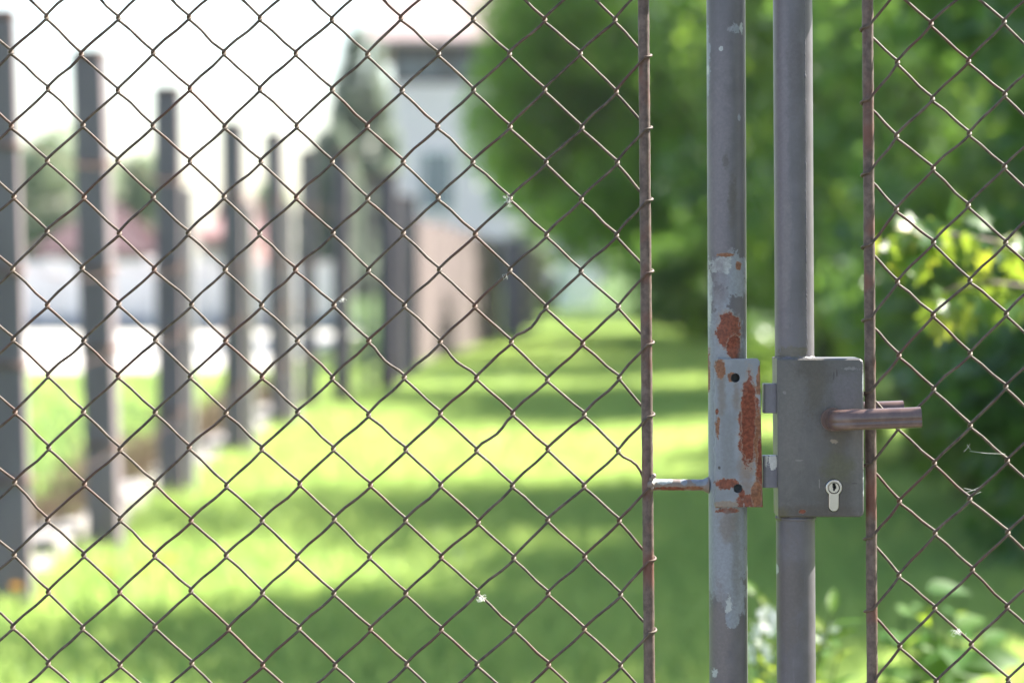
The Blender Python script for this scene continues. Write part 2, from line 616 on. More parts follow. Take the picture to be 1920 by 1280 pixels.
# ---------------------------------------------------------------- left leaf
gl = empty('gate_leaf', (g(1363, 640).x, GY, 0), 'wider gate leaf of rusty chain link with flaking blue grey tube and strike plate', 'gate leaf', 'leaves of the metal gate')
LT0, LT1 = g(1361, 0), g(1366, 1280)
LR0, LR1 = g(1206.5, 0), g(1217.5, 1280)
RR = 10.6 * PX
M_left = paint_mat('flaking_paint_left', PURPLE, gl, patches=[
    (1364, 790, 70, 195, BLUE, 60, 0.5, -0.3), (1350, 690, 30, 150, BLUE, 80, 0.9, -0.3), (1360, 1010, 48, 130, BLUE, 60, 0.8, -0.3),
    (1378, 1120, 22, 45, BLUE, 90, 1.1, -0.4),
    (1372, 515, 32, 42, BLUE, 90, 1.5, -0.6), (1352, 496, 20, 16, PALE, 120, 1.3, -0.8), (1383, 540, 18, 20, BLUE, 90, 1.2, -0.6),
    (1331, 560, 5, 60, PALE, 150, 1.6, -0.5), (1329, 110, 4, 60, BLUE, 150, 2.0, -0.5), (1376, 54, 9, 10, BLUE, 180, 2.0, -0.6), (1350, 330, 22, 260, (0.135, 0.122, 0.138), 40, 1.2, 0.05), (1372, 380, 8, 60, (0.075, 0.066, 0.062), 60, 1.6, 0.05), (1360, 300, 7, 18, (0.07, 0.062, 0.060), 90, 1.6, 0.05), (1352, 1200, 24, 90, (0.125, 0.110, 0.112), 50, 1.4, 0.05), (1380, 1000, 10, 120, (0.13, 0.135, 0.14), 50, 1.4, 0.05),
    (1391, 52, 3, 10, PALE, 180, 1.6, -0.5), (1352, 92, 4, 5, PALE, 200, 0.9, -0.5), (1386, 220, 3, 7, BLUE, 200, 0.9, -0.5),
    (1328, 130, 3, 9, PALE, 200, 0.9, -0.5), (1366, 1145, 6, 30, PALE, 200, 1.6, -0.6),
    (1341, 1262, 5, 9, PALE, 200, 1.6, -0.6), (1373, 1160, 14, 17, BLUE, 160, 0.4, -0.5),
    (1366, 620, 23, 36, RUST, 85, 0.8, -1.0), (1376, 652, 14, 24, RUST, 110, 0.8, -1.0), (1362, 478, 16, 4, RUST2, 150, 1.4, -0.6),
    (1385, 500, 5, 8, RUST2, 150, 1.4, -0.4),
    (1349, 690, 9, 17, RUST2, 120, 1.0, -0.6), (1344, 770, 3, 5, RUST, 200, 1.0, -0.6),
    (1358, 905, 17, 7, RUST, 130, 1.6, -0.4), (1366, 957, 19, 6, RUST, 120, 1.5, -0.3), (1366, 985, 18, 36, (0.13, 0.115, 0.105), 60, 1.3, 0.05), (1390, 700, 8, 60, (0.12, 0.10, 0.095), 60, 1.3, 0.05), (1330, 700, 3, 40, RUST2, 160, 2.2, -0.3)],
    fleck=(BLUE, 0.735), streak=0.22, rough=0.44, bumpy=0.35)

def stile(name, a, b, r, mat, root, z0, z1, cutters=()):
    mb = MB()
    p0 = line_at(a, b, z0); p1 = line_at(a, b, z1)
    n = 120
    pts = [p0.lerp(p1, i / n) for i in range(n + 1)]
    mb.tube(pts, [r * (1 + 0.006 * mnoise.noise(p * 30)) for p in pts], n=64)
    return mb.build(name, mat, root)

tube_l = stile('upright_tube', LT0, LT1, TR, M_left, gl, 0.06, GZ_TOP + TR)
# real screw holes drilled through plate and tube
def drill(o, centres, r, depth=0.02):
    L = root_loc(o)
    mb = MB()
    for (px, py) in centres:
        p = at(px, py, GY - TR)
        mb.tube([Vector((p.x, GY - TR - 0.02, p.z)), Vector((p.x, GY - TR + depth, p.z))], r, n=20)
    c = mb.build('drill', M_left)
    c.location = -L
    bpy.context.view_layer.update()
    md = o.modifiers.new('drill', 'BOOLEAN')
    md.operation = 'DIFFERENCE'; md.object = c; md.solver = 'EXACT'
    dg = bpy.context.evaluated_depsgraph_get()
    # evaluate at the place of the leaf
    c.location = (0, 0, 0)
    bpy.context.view_layer.update()
    dg = bpy.context.evaluated_depsgraph_get()
    me = bpy.data.meshes.new_from_object(o.evaluated_get(dg))
    o.modifiers.clear()
    old = o.data
    o.data = me
    bpy.data.meshes.remove(old)
    bpy.data.objects.remove(c)

HOLES = [(1378.5, 708), (1383.5, 915)]
drill(tube_l, HOLES, 8.6 * PX)

mb = MB(); mb.rough_rod(line_at(LR0, LR1, GZ_BOT), line_at(LR0, LR1, GZ_TOP), RR, seed=2.0, amp=0.045)
mb.build('mesh_rod', RODM, gl)
# short welded bar between rod and tube
M_bar = paint_mat('flaking_paint_bar', (0.17, 0.13, 0.11), gl, patches=[
    (1284, 906, 7, 6, BLUE, 260, 0.8, -0.5), (1313, 902, 15, 11, BLUE, 220, 0.9, -0.4), (1245, 903, 20, 6, PALE, 200, 1.5, -0.2), (1300, 917, 20, 4, RUST2, 220, 1.4, -0.3),
    (1255, 918, 30, 4, RUST, 200, 1.6, -0.2)], rough=0.55, bumpy=0.5)
def link_bar(x0, x1, y, mat, root, name='link_bar'):
    mb = MB()
    a = g(x0, y); b = g(x1, y + 1)
    n = 60
    pts = [a.lerp(b, i / n) for i in range(n + 1)]
    rad = []
    for i, p in enumerate(pts):
        e = min(i, n - i) / 5.0
        rad.append(10.6 * PX * (1 + 0.5 * math.exp(-e * e * 1.6) + 0.05 * mnoise.noise(p * 300)))
    mb.tube(pts, rad, n=20)
    # lumpy weld bead
    for k in range(9):
        c = Vector(a) + Vector((random.uniform(0.0, 0.003), random.uniform(-0.006, 0.001), random.uniform(-0.004, 0.011)))
        bm = bmesh.new(); bmesh.ops.create_icosphere(bm, subdivisions=2, radius=random.uniform(0.0022, 0.0042))
        bm.transform(Matrix.Translation(c)); bm.verts.ensure_lookup_table()
        mb.add([v.co + Vector((1, 1, 1)) * 0.0006 * mnoise.noise(v.co * 500) for v in bm.verts], [[v.index for v in f.verts] for f in bm.faces], True)
        bm.free()
    return mb.build(name, mat, root)
link_bar(1219, 1329, 908, M_bar, gl)

# strike plate
p_out = [(1342, 950), (1430, 950), (1424.5, 677), (1420, 672), (1345, 672), (1341, 690)]
M_plate = paint_mat('rusty_plate_paint', BLUE, gl, patches=[
    (1380, 745, 9, 34, (0.15, 0.125, 0.11), 70, 1.2, 0.05), (1402, 870, 16, 60, (0.16, 0.12, 0.10), 60, 1.4, 0.05), (1352, 735, 8, 60, (0.15, 0.135, 0.125), 60, 1.4, 0.05), (1365, 850, 14, 70, (0.15, 0.16, 0.175), 50, 1.4, 0.05), (1405, 800, 21, 74, RUST, 100, 0.7, -1.0), (1403, 785, 14, 88, RUST, 120, 0.8, -1.0), (1423, 715, 6, 30, RUST2, 120, 1.1, -0.6), (1422, 835, 8, 70, RUST2, 110, 1.2, -0.5),
    (1426, 890, 8, 70, RUST, 110, 1.0, -0.7), (1414, 938, 34, 14, RUST, 110, 1.1, -0.7), (1418, 925, 10, 30, RUST2, 130, 1.0, -0.4),
    (1350, 690, 9, 20, RUST2, 120, 1.0, -0.6), (1371, 706, 8, 8, RUST2, 150, 1.5, -0.5), (1362, 906, 22, 9, RUST, 120, 1.6, -0.5), (1391, 925, 6, 9, RUST, 160, 1.4, -0.5),
    (1344, 771, 3, 5, RUST, 200, 1.0, -0.6), (1345, 800, 4, 18, RUST2, 180, 1.8, -0.3), (1348, 876, 2.5, 3, DARKST, 200, 0.7, -0.6), (1360, 945, 26, 6, (0.2, 0.16, 0.13), 120, 1.5, -0.2), (1352, 960, 18, 9, RUST, 120, 1.5, -0.3)],
    streak=0.25, rough=0.42, bumpy=0.35)
mb = MB()
ff = lambda x, y: at(x, y, GY - TR)
outer = [(ff(x, y).x, ff(x, y).z) for x, y in p_out]
hol = [circle(ff(x, y).x, ff(x, y).z, 8.6 * PX, 20) for x, y in HOLES]
mb.prism(outer, hol, GY - TR - 0.0016, GY - TR + 0.0040, bev=0.0006)
sp = mb.build('strike_plate', M_plate, gl)
tag(sp, 'blue grey strike plate with two screw holes and a rust patch')
# weld run along the plate's left edge and bottom
mb = MB()
pts = [g(1343 + 1.2 * math.sin(i * 1.9), 676 + i * 13.6, -TR + 0.0015 + 0.002) for i in range(21)]
mb.tube(pts, [0.0032 + 0.0009 * math.sin(i * 2.7) for i in range(21)], n=10)
mb.build('weld_bead', M_plate, gl)
mb = MB()
pts = [g(1346 + i * 5.2, 951 + 1.5 * math.sin(i * 2.2), -TR + 0.004 + max(0, i - 4) * 0.0012) for i in range(9)]
mb.tube(pts, [0.0026 + 0.0008 * math.sin(i * 2.1) for i in range(9)], n=10)
mb.build('weld_bead', M_plate, gl)

# rails and far side of the leaf (outside the frame)
M_frame = paint_mat('grey_gate_paint', PURPLE, gl, rough=0.5)
def frame_rest(root, tube0, tube1, rod0, rod1, far_px, mat):
    sgn = -1 if far_px < 960 else 1
    ftop = Vector((g(far_px, 0).x, GY, 0))
    mb = MB()
    mb.tube([Vector((ftop.x, GY, 0.06)), Vector((ftop.x, GY, GZ_TOP + TR))], TR, n=40)
    mb.build('upright_tube', mat, root)
    for z in (GZ_TOP, GZ_BOT):
        mb = MB()
        a = line_at(tube0, tube1, z)
        mb.tube([Vector((a.x + sgn * TR * 0.9, GY, z)), Vector((ftop.x - sgn * TR * 0.9, GY, z))], TR * 0.98, n=40)
        mb.build('rail', mat, root)
frame_rest(gl, LT0, LT1, LR0, LR1, -560, M_frame)

def jl(c, r):
    # column 18 is the rod; column 1 (x = 89) starts at y = 33
    if c == 18:
        y = 104.0 + 134.5 * r
        return 1213 + 0.0086 * y, y
    y = (33.0 if c % 2 else 100.0) + 134.45 * r + 0.22 * c
    x = 22 + 66.55 * c + (0.001 + 0.0075 * c / 17.0) * y
    if c == 0: x += 4.5 * math.exp(-((y - 800) / 420.0) ** 2)
    return x, y
bl = {('L', 14, 4): -0.0042, ('L', 13, 6): -0.003, ('R', 18, 6): 0.004, ('R', 13, 5): -0.003, ('R', 11, 5): -0.0025}
mesh_wires(gl, jl, 27, 18, +1, LR0, LR1, RR, bl)

# ---------------------------------------------------------------- right leaf
gr = empty('gate_leaf', (g(1488, 640).x, GY, 0), 'narrower gate leaf of rusty chain link carrying the lock box and lever handle', 'gate leaf', 'leaves of the metal gate')
RT0, RT1 = g(1486.2, 0), g(1493, 1280)
QR0, QR1 = g(1626.5, 0), g(1635.5, 1280)
M_right = paint_mat('old_grey_paint_right', (0.100, 0.094, 0.106), gr, patches=[
    (1468, 280, 12, 330, (0.140, 0.126, 0.142), 40, 1.2, 0.05), (1488, 120, 14, 90, (0.09, 0.080, 0.088), 50, 1.6, 0.05), (1480, 1120, 26, 110, (0.092, 0.080, 0.078), 50, 1.6, 0.05), (1474, 480, 10, 140, (0.14, 0.127, 0.135), 60, 1.6, 0.05), (1452, 640, 3, 30, PALE, 200, 1.5, -0.4), (1459, 1070, 3, 10, PALE, 200, 0.9, -0.5), (1459, 672, 12, 6, (0.09, 0.075, 0.06), 150, 1.6, 0.3), (1486, 660, 30, 12, (0.10, 0.09, 0.075), 120, 1.6, 0.2),
    (1462, 972, 6, 8, (0.09, 0.08, 0.05), 150, 1.2, 0.2)],
    streak=0.5, rough=0.44, bumpy=0.35)
stile('upright_tube', RT0, RT1, TR * 1.01, M_right, gr, 0.06, GZ_TOP + TR)
# ragged ridge built along the sun's terminator to give it a jagged edge
mb = MB()
pts = []; rads = []
p0 = line_at(RT0, RT1, g(0, 668).z); p1 = line_at(RT0, RT1, GZ_TOP)
for i in range(420):
    p = p0.lerp(p1, i / 419)
    pts.append(p + Vector((TR * math.sin(math.radians(31)), -TR * math.cos(math.radians(31)), 0)))
    rads.append(max(0.0002, 0.0006 * (1 + 1.3 * mnoise.noise(p * 160) + 0.9 * mnoise.noise(p * 520))))
mb.tube(pts, rads, n=8)
mb.build('ragged_ridge', M_right, gr)
mb = MB(); mb.rough_rod(line_at(QR0, QR1, GZ_BOT), line_at(QR0, QR1, GZ_TOP), RR * 0.99, seed=9.0, amp=0.05)
mb.build('mesh_rod', RODM, gr)
frame_rest(gr, RT0, RT1, QR0, QR1, 2420, M_frame)
link_bar(1628, 1506, 1420, M_bar, gr)

# lock box
GRIME = (0.058, 0.050, 0.042)
M_lock = paint_mat('worn_lock_paint', (0.084, 0.081, 0.081), gr, patches=[
    (1575, 805, 30, 28, GRIME, 90, 1.2, 0.05), (1570, 850, 16, 60, (0.070, 0.062, 0.050), 70, 1.2, 0.05), (1520, 690, 44, 24, (0.062, 0.054, 0.046), 70, 1.4, 0.05),
    (1592, 735, 34, 40, (0.115, 0.107, 0.120), 60, 1.4, 0.05), (1563, 925, 40, 52, (0.062, 0.056, 0.050), 70, 1.0, 0.05), (1482, 800, 26, 140, (0.112, 0.105, 0.102), 60, 1.4, 0.05),
    (1540, 958, 100, 14, (0.062, 0.052, 0.044), 90, 1.2, 0.05), (1465, 962, 14, 12, (0.080, 0.068, 0.036), 120, 1.0, 0.05), (1608, 850, 14, 120, (0.108, 0.102, 0.098), 90, 1.4, 0.05),
    (1570, 880, 30, 30, (0.075, 0.075, 0.045), 80, 1.4, 0.05), (1530, 740, 20, 50, (0.072, 0.064, 0.052), 90, 1.6, 0.05),
    (1562, 826, 7, 4, (0.20, 0.165, 0.13), 220, 1.6, -0.5), (1504, 958, 7, 4, RUST, 200, 1.0, -0.4), (1562, 703, 1.6, 8, DARKST, 200, 1.0, -0.6), (1568, 699, 1.4, 6, DARKST, 200, 1.0, -0.6),
    (1617, 712, 2, 20, PALE, 200, 1.4, -0.5), (1618, 905, 1.6, 24, PALE, 200, 1.6, -0.5), (1617, 860, 2.2, 3, DARKST, 200, 1.0, -0.5), (1600, 905, 5, 1.3, DARKST, 260, 0.8, -0.4),
    (1497, 862, 8, 1.2, (0.17, 0.16, 0.155), 260, 0.9, -0.4), (1535, 905, 1.2, 9, (0.16, 0.15, 0.145), 260, 1.0, -0.4), (1470, 735, 4, 3, (0.16, 0.15, 0.15), 260, 1.2, -0.4), (1595, 690, 14, 3, (0.16, 0.155, 0.16), 220, 2.0, -0.4)],
    streak=0.5, rough=0.46, speck=0.9, bumpy=0.6)
bx = [(1456, 672), (1612, 672), (1617, 676), (1618.5, 682), (1619.5, 958), (1618, 964), (1612, 968.5), (1459, 968.5)]
outer = [(ff(x, y).x, ff(x, y).z) for x, y in bx]
# keyhole opening for the cylinder
kc = ff(1562.5, 913.5)
def euro(cx, cz, r, w, low, n=26):
    a0 = math.asin(w / r)
    pts = []
    for i in range(n + 1):
        a = -PI / 2 + a0 + (2 * PI - 2 * a0) * i / n
        pts.append((cx + r * math.cos(a), cz + r * math.sin(a)))
    for i in range(11):
        a = PI + PI * i / 10
        pts.append((cx + w * math.cos(a), cz - low + w + w * math.sin(a)))
    return pts
LKF = GY - TR - 0.0030
mb = MB()
mb.prism(outer, [euro(kc.x, kc.z, 16.3 * PX, 10.2 * PX, 45.2 * PX)], LKF, GY + TR + 0.002, bev=0.0013)
lock = mb.build('lock_box', M_lock, gr)
tag(lock, 'dark grey welded lock box with worn paint')
# fillets of weld where the tube enters the box
for yy in (671, 969.5):
    mb = MB()
    pts = []
    cx = line_at(RT0, RT1, g(0, yy).z)
    for i in range(25):
        a = math.radians(-88 + 176 * i / 24)
        pts.append(Vector((cx.x + (TR - 0.0008) * math.sin(a), GY - (TR - 0.0008) * math.cos(a), g(0, yy).z + 0.0004 * math.sin(i * 2.4))))
    mb.tube(pts, [0.0022 + 0.0004 * math.sin(i * 1.7) + 0.0004 * mnoise.noise(Vector((i, 0, 0))) for i in range(25)], n=8)
    mb.build('weld_bead', M_right, lock)

M_brass = plain('satin_nickel', (0.56, 0.53, 0.50), 0.3, 1.0, 0.06, 200)
M_dark = plain('dark_keyway', (0.012, 0.012, 0.012), 0.6)
mb = MB()
plug = circle(kc.x, kc.z, 11.2 * PX, 28)
mb.prism(euro(kc.x, kc.z, 15.2 * PX, 9.2 * PX, 44 * PX), [plug], LKF - 0.0013, LKF + 0.02, bev=0.0005)
cyl = mb.build('key_cylinder', M_brass, lock)
tag(cyl, 'shiny pale key cylinder')
mb = MB()
k0 = kc
sl = [(-2.0, 9.5), (2.2, 9.5), (2.2, 4), (3.4, 3), (3.4, -1), (1.6, -2), (1.6, -5), (-1.2, -5), (-1.2, 0), (-2.0, 1)]
slot = [(k0.x + x * 1.35 * PX, k0.z + min(9.9, z * 1.15) * PX) for x, z in sl]
mb.prism(circle(kc.x, kc.z, 10.5 * PX, 28), [slot], LKF - 0.0008, LKF + 0.015, bev=0.0007)
mb.build('key_plug', M_brass, lock)
mb = MB()
mb.prism(circle(kc.x, kc.z, 10.0 * PX, 20), [], LKF + 0.006, LKF + 0.008)
mb.build('keyway', M_dark, lock)
mb = MB()
mb.box(Vector((g(1563, 0).x, GY + 0.004, g(0, 915).z)), (0.022, 0.008, 0.03))
mb.build('lock_case', M_dark, lock)

# bolts reaching from the lock box to the strike plate
M_bolt = paint_mat('bolt_paint', (0.15, 0.145, 0.165), gr, patches=[(1450, 866, 9, 17, (0.5, 0.5, 0.46), 130, 1.0, 0.4), (1437, 862, 4, 12, (0.4, 0.4, 0.36), 200, 1.4, 0.3), (1434, 845, 3, 300, (0.08, 0.075, 0.08), 100, 1.0, 0)], streak=0.5, rough=0.45)
def bolt(name, y0, y1, x0):
    mb = MB()
    a = g(x0, y0); b = g(1470, y1)
    mb.box(((a.x + b.x) / 2, GY - 0.006, (a.z + b.z) / 2), (b.x - a.x, 0.013, a.z - b.z), bev=0.0008)
    return mb.build(name, M_bolt, lock)
bolt('latch_bolt', 718, 773, 1429)
bolt('dead_bolt', 852, 912, 1428)

# lever handles, front and back
q = NT('brown_lever')
tc = q.n('ShaderNodeTexCoord').outputs['Object']
nz = q.noise(tc, 60, 5, 0.65); nf = q.noise(tc, 420, 4, 0.7)
col = q.mix(q.step(nz, 0.35, 0.68), (0.080, 0.045, 0.040), (0.130, 0.078, 0.062))
col = q.mix(q.math('MULTIPLY', q.step(nf, 0.58, 0.75), 0.3), col, (0.19, 0.13, 0.11))
q.l(col, q.b.inputs['Base Color'])
q.b.inputs['Roughness'].default_value = 0.3
q.b.inputs['Specular IOR Level'].default_value = 0.7
q.bump(q.math('ADD', q.math('MULTIPLY', nf, 0.4), nz), 0.2, 0.0005)
M_lever = q.m
def lever(side):
    mb = MB()
    s = -1 if side == 'front' else 1
    base = at(1567, 788, GY - TR - 0.02)
    end = at(1726, 783, GY - TR - 0.04)
    yb = LKF if s < 0 else GY + TR + 0.002
    off = 0.034 if s < 0 else 0.020
    path = []
    R = 0.012
    path.append((base.x, yb - s * -0.0, base.z))
    for i in range(4):
        path.append((base.x, yb + s * (0.003 + (off - R) * i / 3), base.z))
    for i in range(1, 9):
        a = PI / 2 * i / 8
        path.append((base.x + R * (1 - math.cos(a)), yb + s * (off - R + 0.003 + R * math.sin(a)), base.z + 0.0002 * i))
    x0 = path[-1][0]
    for i in range(1, 11):
        t = i / 10
        path.append((x0 + (end.x - x0) * t, yb + s * (off + 0.003), path[12][2] + (end.z - path[12][2]) * t))
    # cross-section: flat bar with a rounded upper half and a crease line below the middle
    prof = [(-0.0045, -0.0092), (-0.0072, -0.0080), (-0.0084, -0.0060), (-0.0087, -0.0022), (-0.0083, -0.0017), (-0.0087, -0.0012), (-0.0086, 0.0020), (-0.0078, 0.0055), (-0.0060, 0.0083), (-0.0034, 0.0099), (0.0, 0.0104),
            (0.0034, 0.0099), (0.0060, 0.0083), (0.0078, 0.0055), (0.0086, 0.0010), (0.0084, -0.0060), (0.0072, -0.0080), (0.0045, -0.0092), (0.0, -0.0096)]
    n = len(prof)
    P = [Vector(p) for p in path]
    verts = []; faces = []
    for i, p in enumerate(P):
        t = (P[min(i + 1, len(P) - 1)] - P[max(i - 1, 0)]).normalized()
        up = Vector((0, 0, 1)); up = (up - t * up.dot(t)).normalized()
        sd = t.cross(up) * (1 if s < 0 else -1)        # points to the viewer on the straight run
        sc = 1.0
        if i < 4: sc = 0.86
        for a, b in prof:
            verts.append(p + sd * (-a) * sc + up * b * sc)
    for i in range(len(P) - 1):
        for k in range(n):
            k2 = (k + 1) % n
            faces.append((i * n + k, i * n + k2, (i + 1) * n + k2, (i + 1) * n + k))
    faces.append(tuple(range(n)))
    mb.add(verts, faces, True)
    mb.add(verts[-n:], [tuple(range(n))], False)
    # collar on the box
    c = Vector((base.x - 0.001, yb, base.z))
    mb.tube([c, c + Vector((0, s * 0.003, 0))], 0.0115, n=24)
    o = mb.build('lever_handle', M_lever, lock)
    return o
lever('front'); lever('back')

def jr(c, r):
    # c = 0 is the rod
    if c == 0:
        y = 56.0 + 136.2 * r
        return 1617 + 0.0065 * y, y
    y = {1: 118.0, 0: 45.0}[c % 2] - (0.0 if c % 2 else 0.0) - 2.3 * c + (2.3 if c % 2 else 4.6) + 136.75 * r
    x = 1679.5 + 67.2 * (c - 1) + 0.0068 * y
    return x, y
mesh_wires(gr, jr, 12, 0, -1, QR0, QR1, RR, {})

# bits of seed fluff and cobweb caught in the wire
M_fluff = leaf_mat('white_fluff', [(0.75, 0.75, 0.72), (0.85, 0.85, 0.82)], trans=(0.8, 0.8, 0.78), tf=0.5, rough=0.9, attr=False)
for (px, py, sx, sy, lab) in [(954, 376, 9, 14, 'tuft of white fluff on a knuckle below the house eave line, highest of the tufts'),
                              (902, 1121, 10, 7, 'tuft of white fluff on a knuckle over the shaded grass'),
                              (1795, 1183, 13, 7, 'tuft of white fluff on the mesh of the leaf with the lock'),
                              (642, 563, 6, 4, 'tiny white fluff on the mesh in front of the blurred dark posts'),
                              (948, 520, 6, 6, 'tiny white fluff on the mesh in front of the reddish boards')]:
    c = g(px, py, -0.004)
    mb = MB()
    rr = random.Random(px)
    for k in range(34 if sx > 6 else 10):
        a = Vector((rr.gauss(0, sx * 0.4), rr.gauss(0, 4), rr.gauss(0, sy * 0.4))) * PX
        d = Vector((rr.gauss(0, 1), rr.gauss(0, 1), rr.gauss(0, 1))).normalized() * rr.uniform(4, 9) * PX
        e = Vector((rr.gauss(0, 1), rr.gauss(0, 1), rr.gauss(0, 1))) * 2 * PX
        mb.tube([c + a - d * 0.5, c + a + e, c + a + d * 0.5], 0.00015, n=4, cap=False)
    o = mb.build('seed_fluff', M_fluff, recalc=False)
    tag(o, lab, 'fluff', 'white fluff caught on the chain link')
cw = empty('cobweb', g(1830, 880), 'thin white cobweb threads in the mesh right of the lever handle', 'cobweb')
for (x0, y0, x1, y1) in [(1817, 845, 1884, 850), (1806, 846, 1818, 831), (1812, 832, 1819, 842), (1806, 914, 1836, 918), (1810, 922, 1833, 913), (1820, 926, 1838, 921)]:
    a = g(x0, y0, -0.003); b = g(x1, y1, -0.003)
    mb = MB()
    mb.tube([a, a.lerp(b, 0.5) - Vector((0, 0, 0.0008)), b], 0.00014, n=4, cap=False)
    mb.build('thread', M_fluff, cw, recalc=False)

# ================================================================== FENCE LINE
M_post = rough_mat('dark_post_wood', (0.148, 0.124, 0.132), (0.212, 0.182, 0.192), 9, 0.8, 0.5, 0.006, (1, 1, 0.15), (0.20, 0.145, 0.14))
M_band = rough_mat('rust_band', (0.12, 0.075, 0.06), (0.2, 0.12, 0.10), 30, 0.8, 0.4, 0.003)
M_batten = rough_mat('pale_batten', (0.36, 0.35, 0.33), (0.52, 0.50, 0.48), 12, 0.8, 0.4, 0.004, (1, 1, 0.2))

def post_proto():
    o = empty('fence_post', (0, 0, 0), 'x', 'post', 'dark posts along the left side')
    mb = MB()
    mb.box((0, 0, 0.90), (0.115, 0.115, 1.9), bev=0.008)
    mb.add([], [], False)
    mb.build('shaft', M_post, o)
    mb = MB()
    mb.box((0, 0, 1.865), (0.118, 0.118, 0.03), bev=0.012)
    mb.build('post_cap', M_band, o)
    for z in (0.42, 0.78, 1.07, 1.46):
        mb = MB()
        pts = [(0.061 * math.copysign(min(1, abs(math.cos(a)) * 1.35), math.cos(a)), 0.061 * math.copysign(min(1, abs(math.sin(a)) * 1.35), math.sin(a)), z + 0.004 * math.sin(3 * a)) for a in [2 * PI * i / 24 for i in range(25)]]
        mb.tube(pts, 0.008, n=6)
        mb.build('tie_band', M_band, o)
    mb = MB()
    mb.box((0.082, 0.05, 0.70), (0.045, 0.05, 1.46), bev=0.005)
    mb.build('batten', M_batten, o)
    return o

proto = post_proto()
POSTS = [(20, 7.55, 'large dark post cut off by the left edge of the picture'),
         (197, 9.0, 'dark post with its whole top showing, closest of those to the camera'),
         (321, 10.9, 'dark post with pale batten, second of the posts whose whole top shows'),
         (441, 13.3, 'dark slim post in front of the reddish shed'),
         (526, 15.6, 'dark slim post standing right of the reddish shed'),
         (580, 17.4, 'thinnest dark post, just left of the brown crowded posts')]
for i, (px, d, lab) in enumerate(POSTS):
    o = copy_tree(proto)
    p = at(px, 480, d)
    o.location = (p.x, d, 0)
    o.rotation_euler = (random.uniform(-0.008, 0.008), (-0.022, -0.028, -0.007, -0.007, -0.022, -0.010)[i], random.uniform(-0.12, 0.12))
    o.scale = (1.0, 1.0, (1.02, 1.0, 1.0, 0.985, 1.02, 1.0)[i])
    if i == 0:
        o.scale = (1.05, 1.05, 1.0)
    if i in (0, 1, 5):
        for ch in list(o.children):
            if ch.name.startswith('batten'): bpy.data.objects.remove(ch)
    o['label'] = lab
for ch in list(proto.children): bpy.data.objects.remove(ch)
bpy.data.objects.remove(proto)
# crowded posts where the fence turns in
M_post2 = rough_mat('brown_post_wood', (0.125, 0.105, 0.12), (0.19, 0.16, 0.175), 9, 0.8, 0.5, 0.006, (1, 1, 0.15), (0.12, 0.07, 0.055))
for (px, d, w, h, lab) in [(641, 18.0, 0.13, 1.86, 'brown dark post at the corner where the fence turns in'),
                           (688, 19.2, 0.055, 1.70, 'thin dark stake between the two broad corner posts'),
                           (727, 19.4, 0.15, 1.75, 'broadest dark post right of the fence corner'),
                           (752, 21.0, 0.08, 1.62, 'slim dark post between the broadest post and the board fence'),
                           (772, 21.5, 0.10, 1.62, 'dark post touching the left end of the reddish board fence')]:
    p = at(px, 480, d)
    o = empty('corner_post', (p.x, d, 0), lab, 'post', 'posts where the fence turns in')
    mb = MB(); mb.box((p.x, d, h / 2 - 0.02), (w, w, h + 0.04), bev=0.01)
    mb.build('shaft', M_post2, o)
    mb = MB(); mb.box((p.x, d, h + 0.012), (w + 0.02, w + 0.02, 0.03), bev=0.008)
    mb.build('post_cap', M_band, o)

# strands of wire along the posts
fw = empty('wire_fence', (-1.6, 9, 0), 'thin rusty wire strands strung along the dark posts on the left', 'wire fence')
for z in (0.42, 0.78, 1.07, 1.46):
    mb = MB()
    pts = []
    PP = [(at(px, 480, d).x + 0.066, d) for px, d, _ in POSTS] + [(at(641, 480, 18.0).x, 17.9)]
    for (a, b) in zip(PP[:-1], PP[1:]):
        for k in range(6):
            t = k / 6
            pts.append(Vector((a[0] + (b[0] - a[0]) * t, a[1] + (b[1] - a[1]) * t, z - 0.03 * math.sin(PI * t))))
    mb.tube(pts, 0.0022, n=5)
    mb.build('strand', M_band, fw)

# pale kerb at the foot of the posts
M_kerb = rough_mat('pale_concrete', (0.22, 0.205, 0.195), (0.34, 0.32, 0.30), 7, 0.9, 0.5, 0.01)
kb = empty('concrete_kerb', (-1.45, 9, 0), 'pale broken concrete kerb along the foot of the dark posts', 'kerb')
def fx(y): return -1.64 + 0.0088 * y
for k in range(13):
    y = 7.3 + k * 0.78
    mb = MB()
    mb.box((fx(y) - 0.13 + random.uniform(-.03, .03), y, 0.03 + random.uniform(-0.03, 0.02)), (0.15, 0.70, 0.15), rz=random.uniform(-0.03, 0.03), bev=0.015)
    mb.build('kerb_block', M_kerb, kb)

# dry weeds along the fence
M_dry = leaf_mat('dry_weed', [(0.10, 0.07, 0.055), (0.15, 0.105, 0.08), (0.21, 0.16, 0.11), (0.10, 0.12, 0.04)], trans=(0.24, 0.18, 0.12), tf=0.3, rough=0.8, spec=0.2)
n = 6500
y = 7.2 + 11.5 * RNG.random(n) ** 0.9
x = -1.64 + 0.0088 * y - 0.33 + RNG.normal(0, 0.11, n)
h = 0.04 + 0.26 * RNG.random(n) ** 1.6 * (0.6 + 0.4 * np.sin(y * 2.3))
a = RNG.random(n) * 2 * PI; b = RNG.random(n) * 2 * PI
P = np.stack([x, y, np.zeros(n)], 1); S = np.stack([np.cos(a), np.sin(a), 0 * a], 1) * 0.006
T = P + np.stack([np.cos(b) * 0.5 * h, np.sin(b) * 0.5 * h, h], 1)
tag(quads_mesh('dry_weeds', np.stack([P - S, P + S, T + S * 0.6, T - S * 0.6], 1), M_dry), 'brown dry weeds along the foot of the dark posts', 'weeds', kind='stuff')

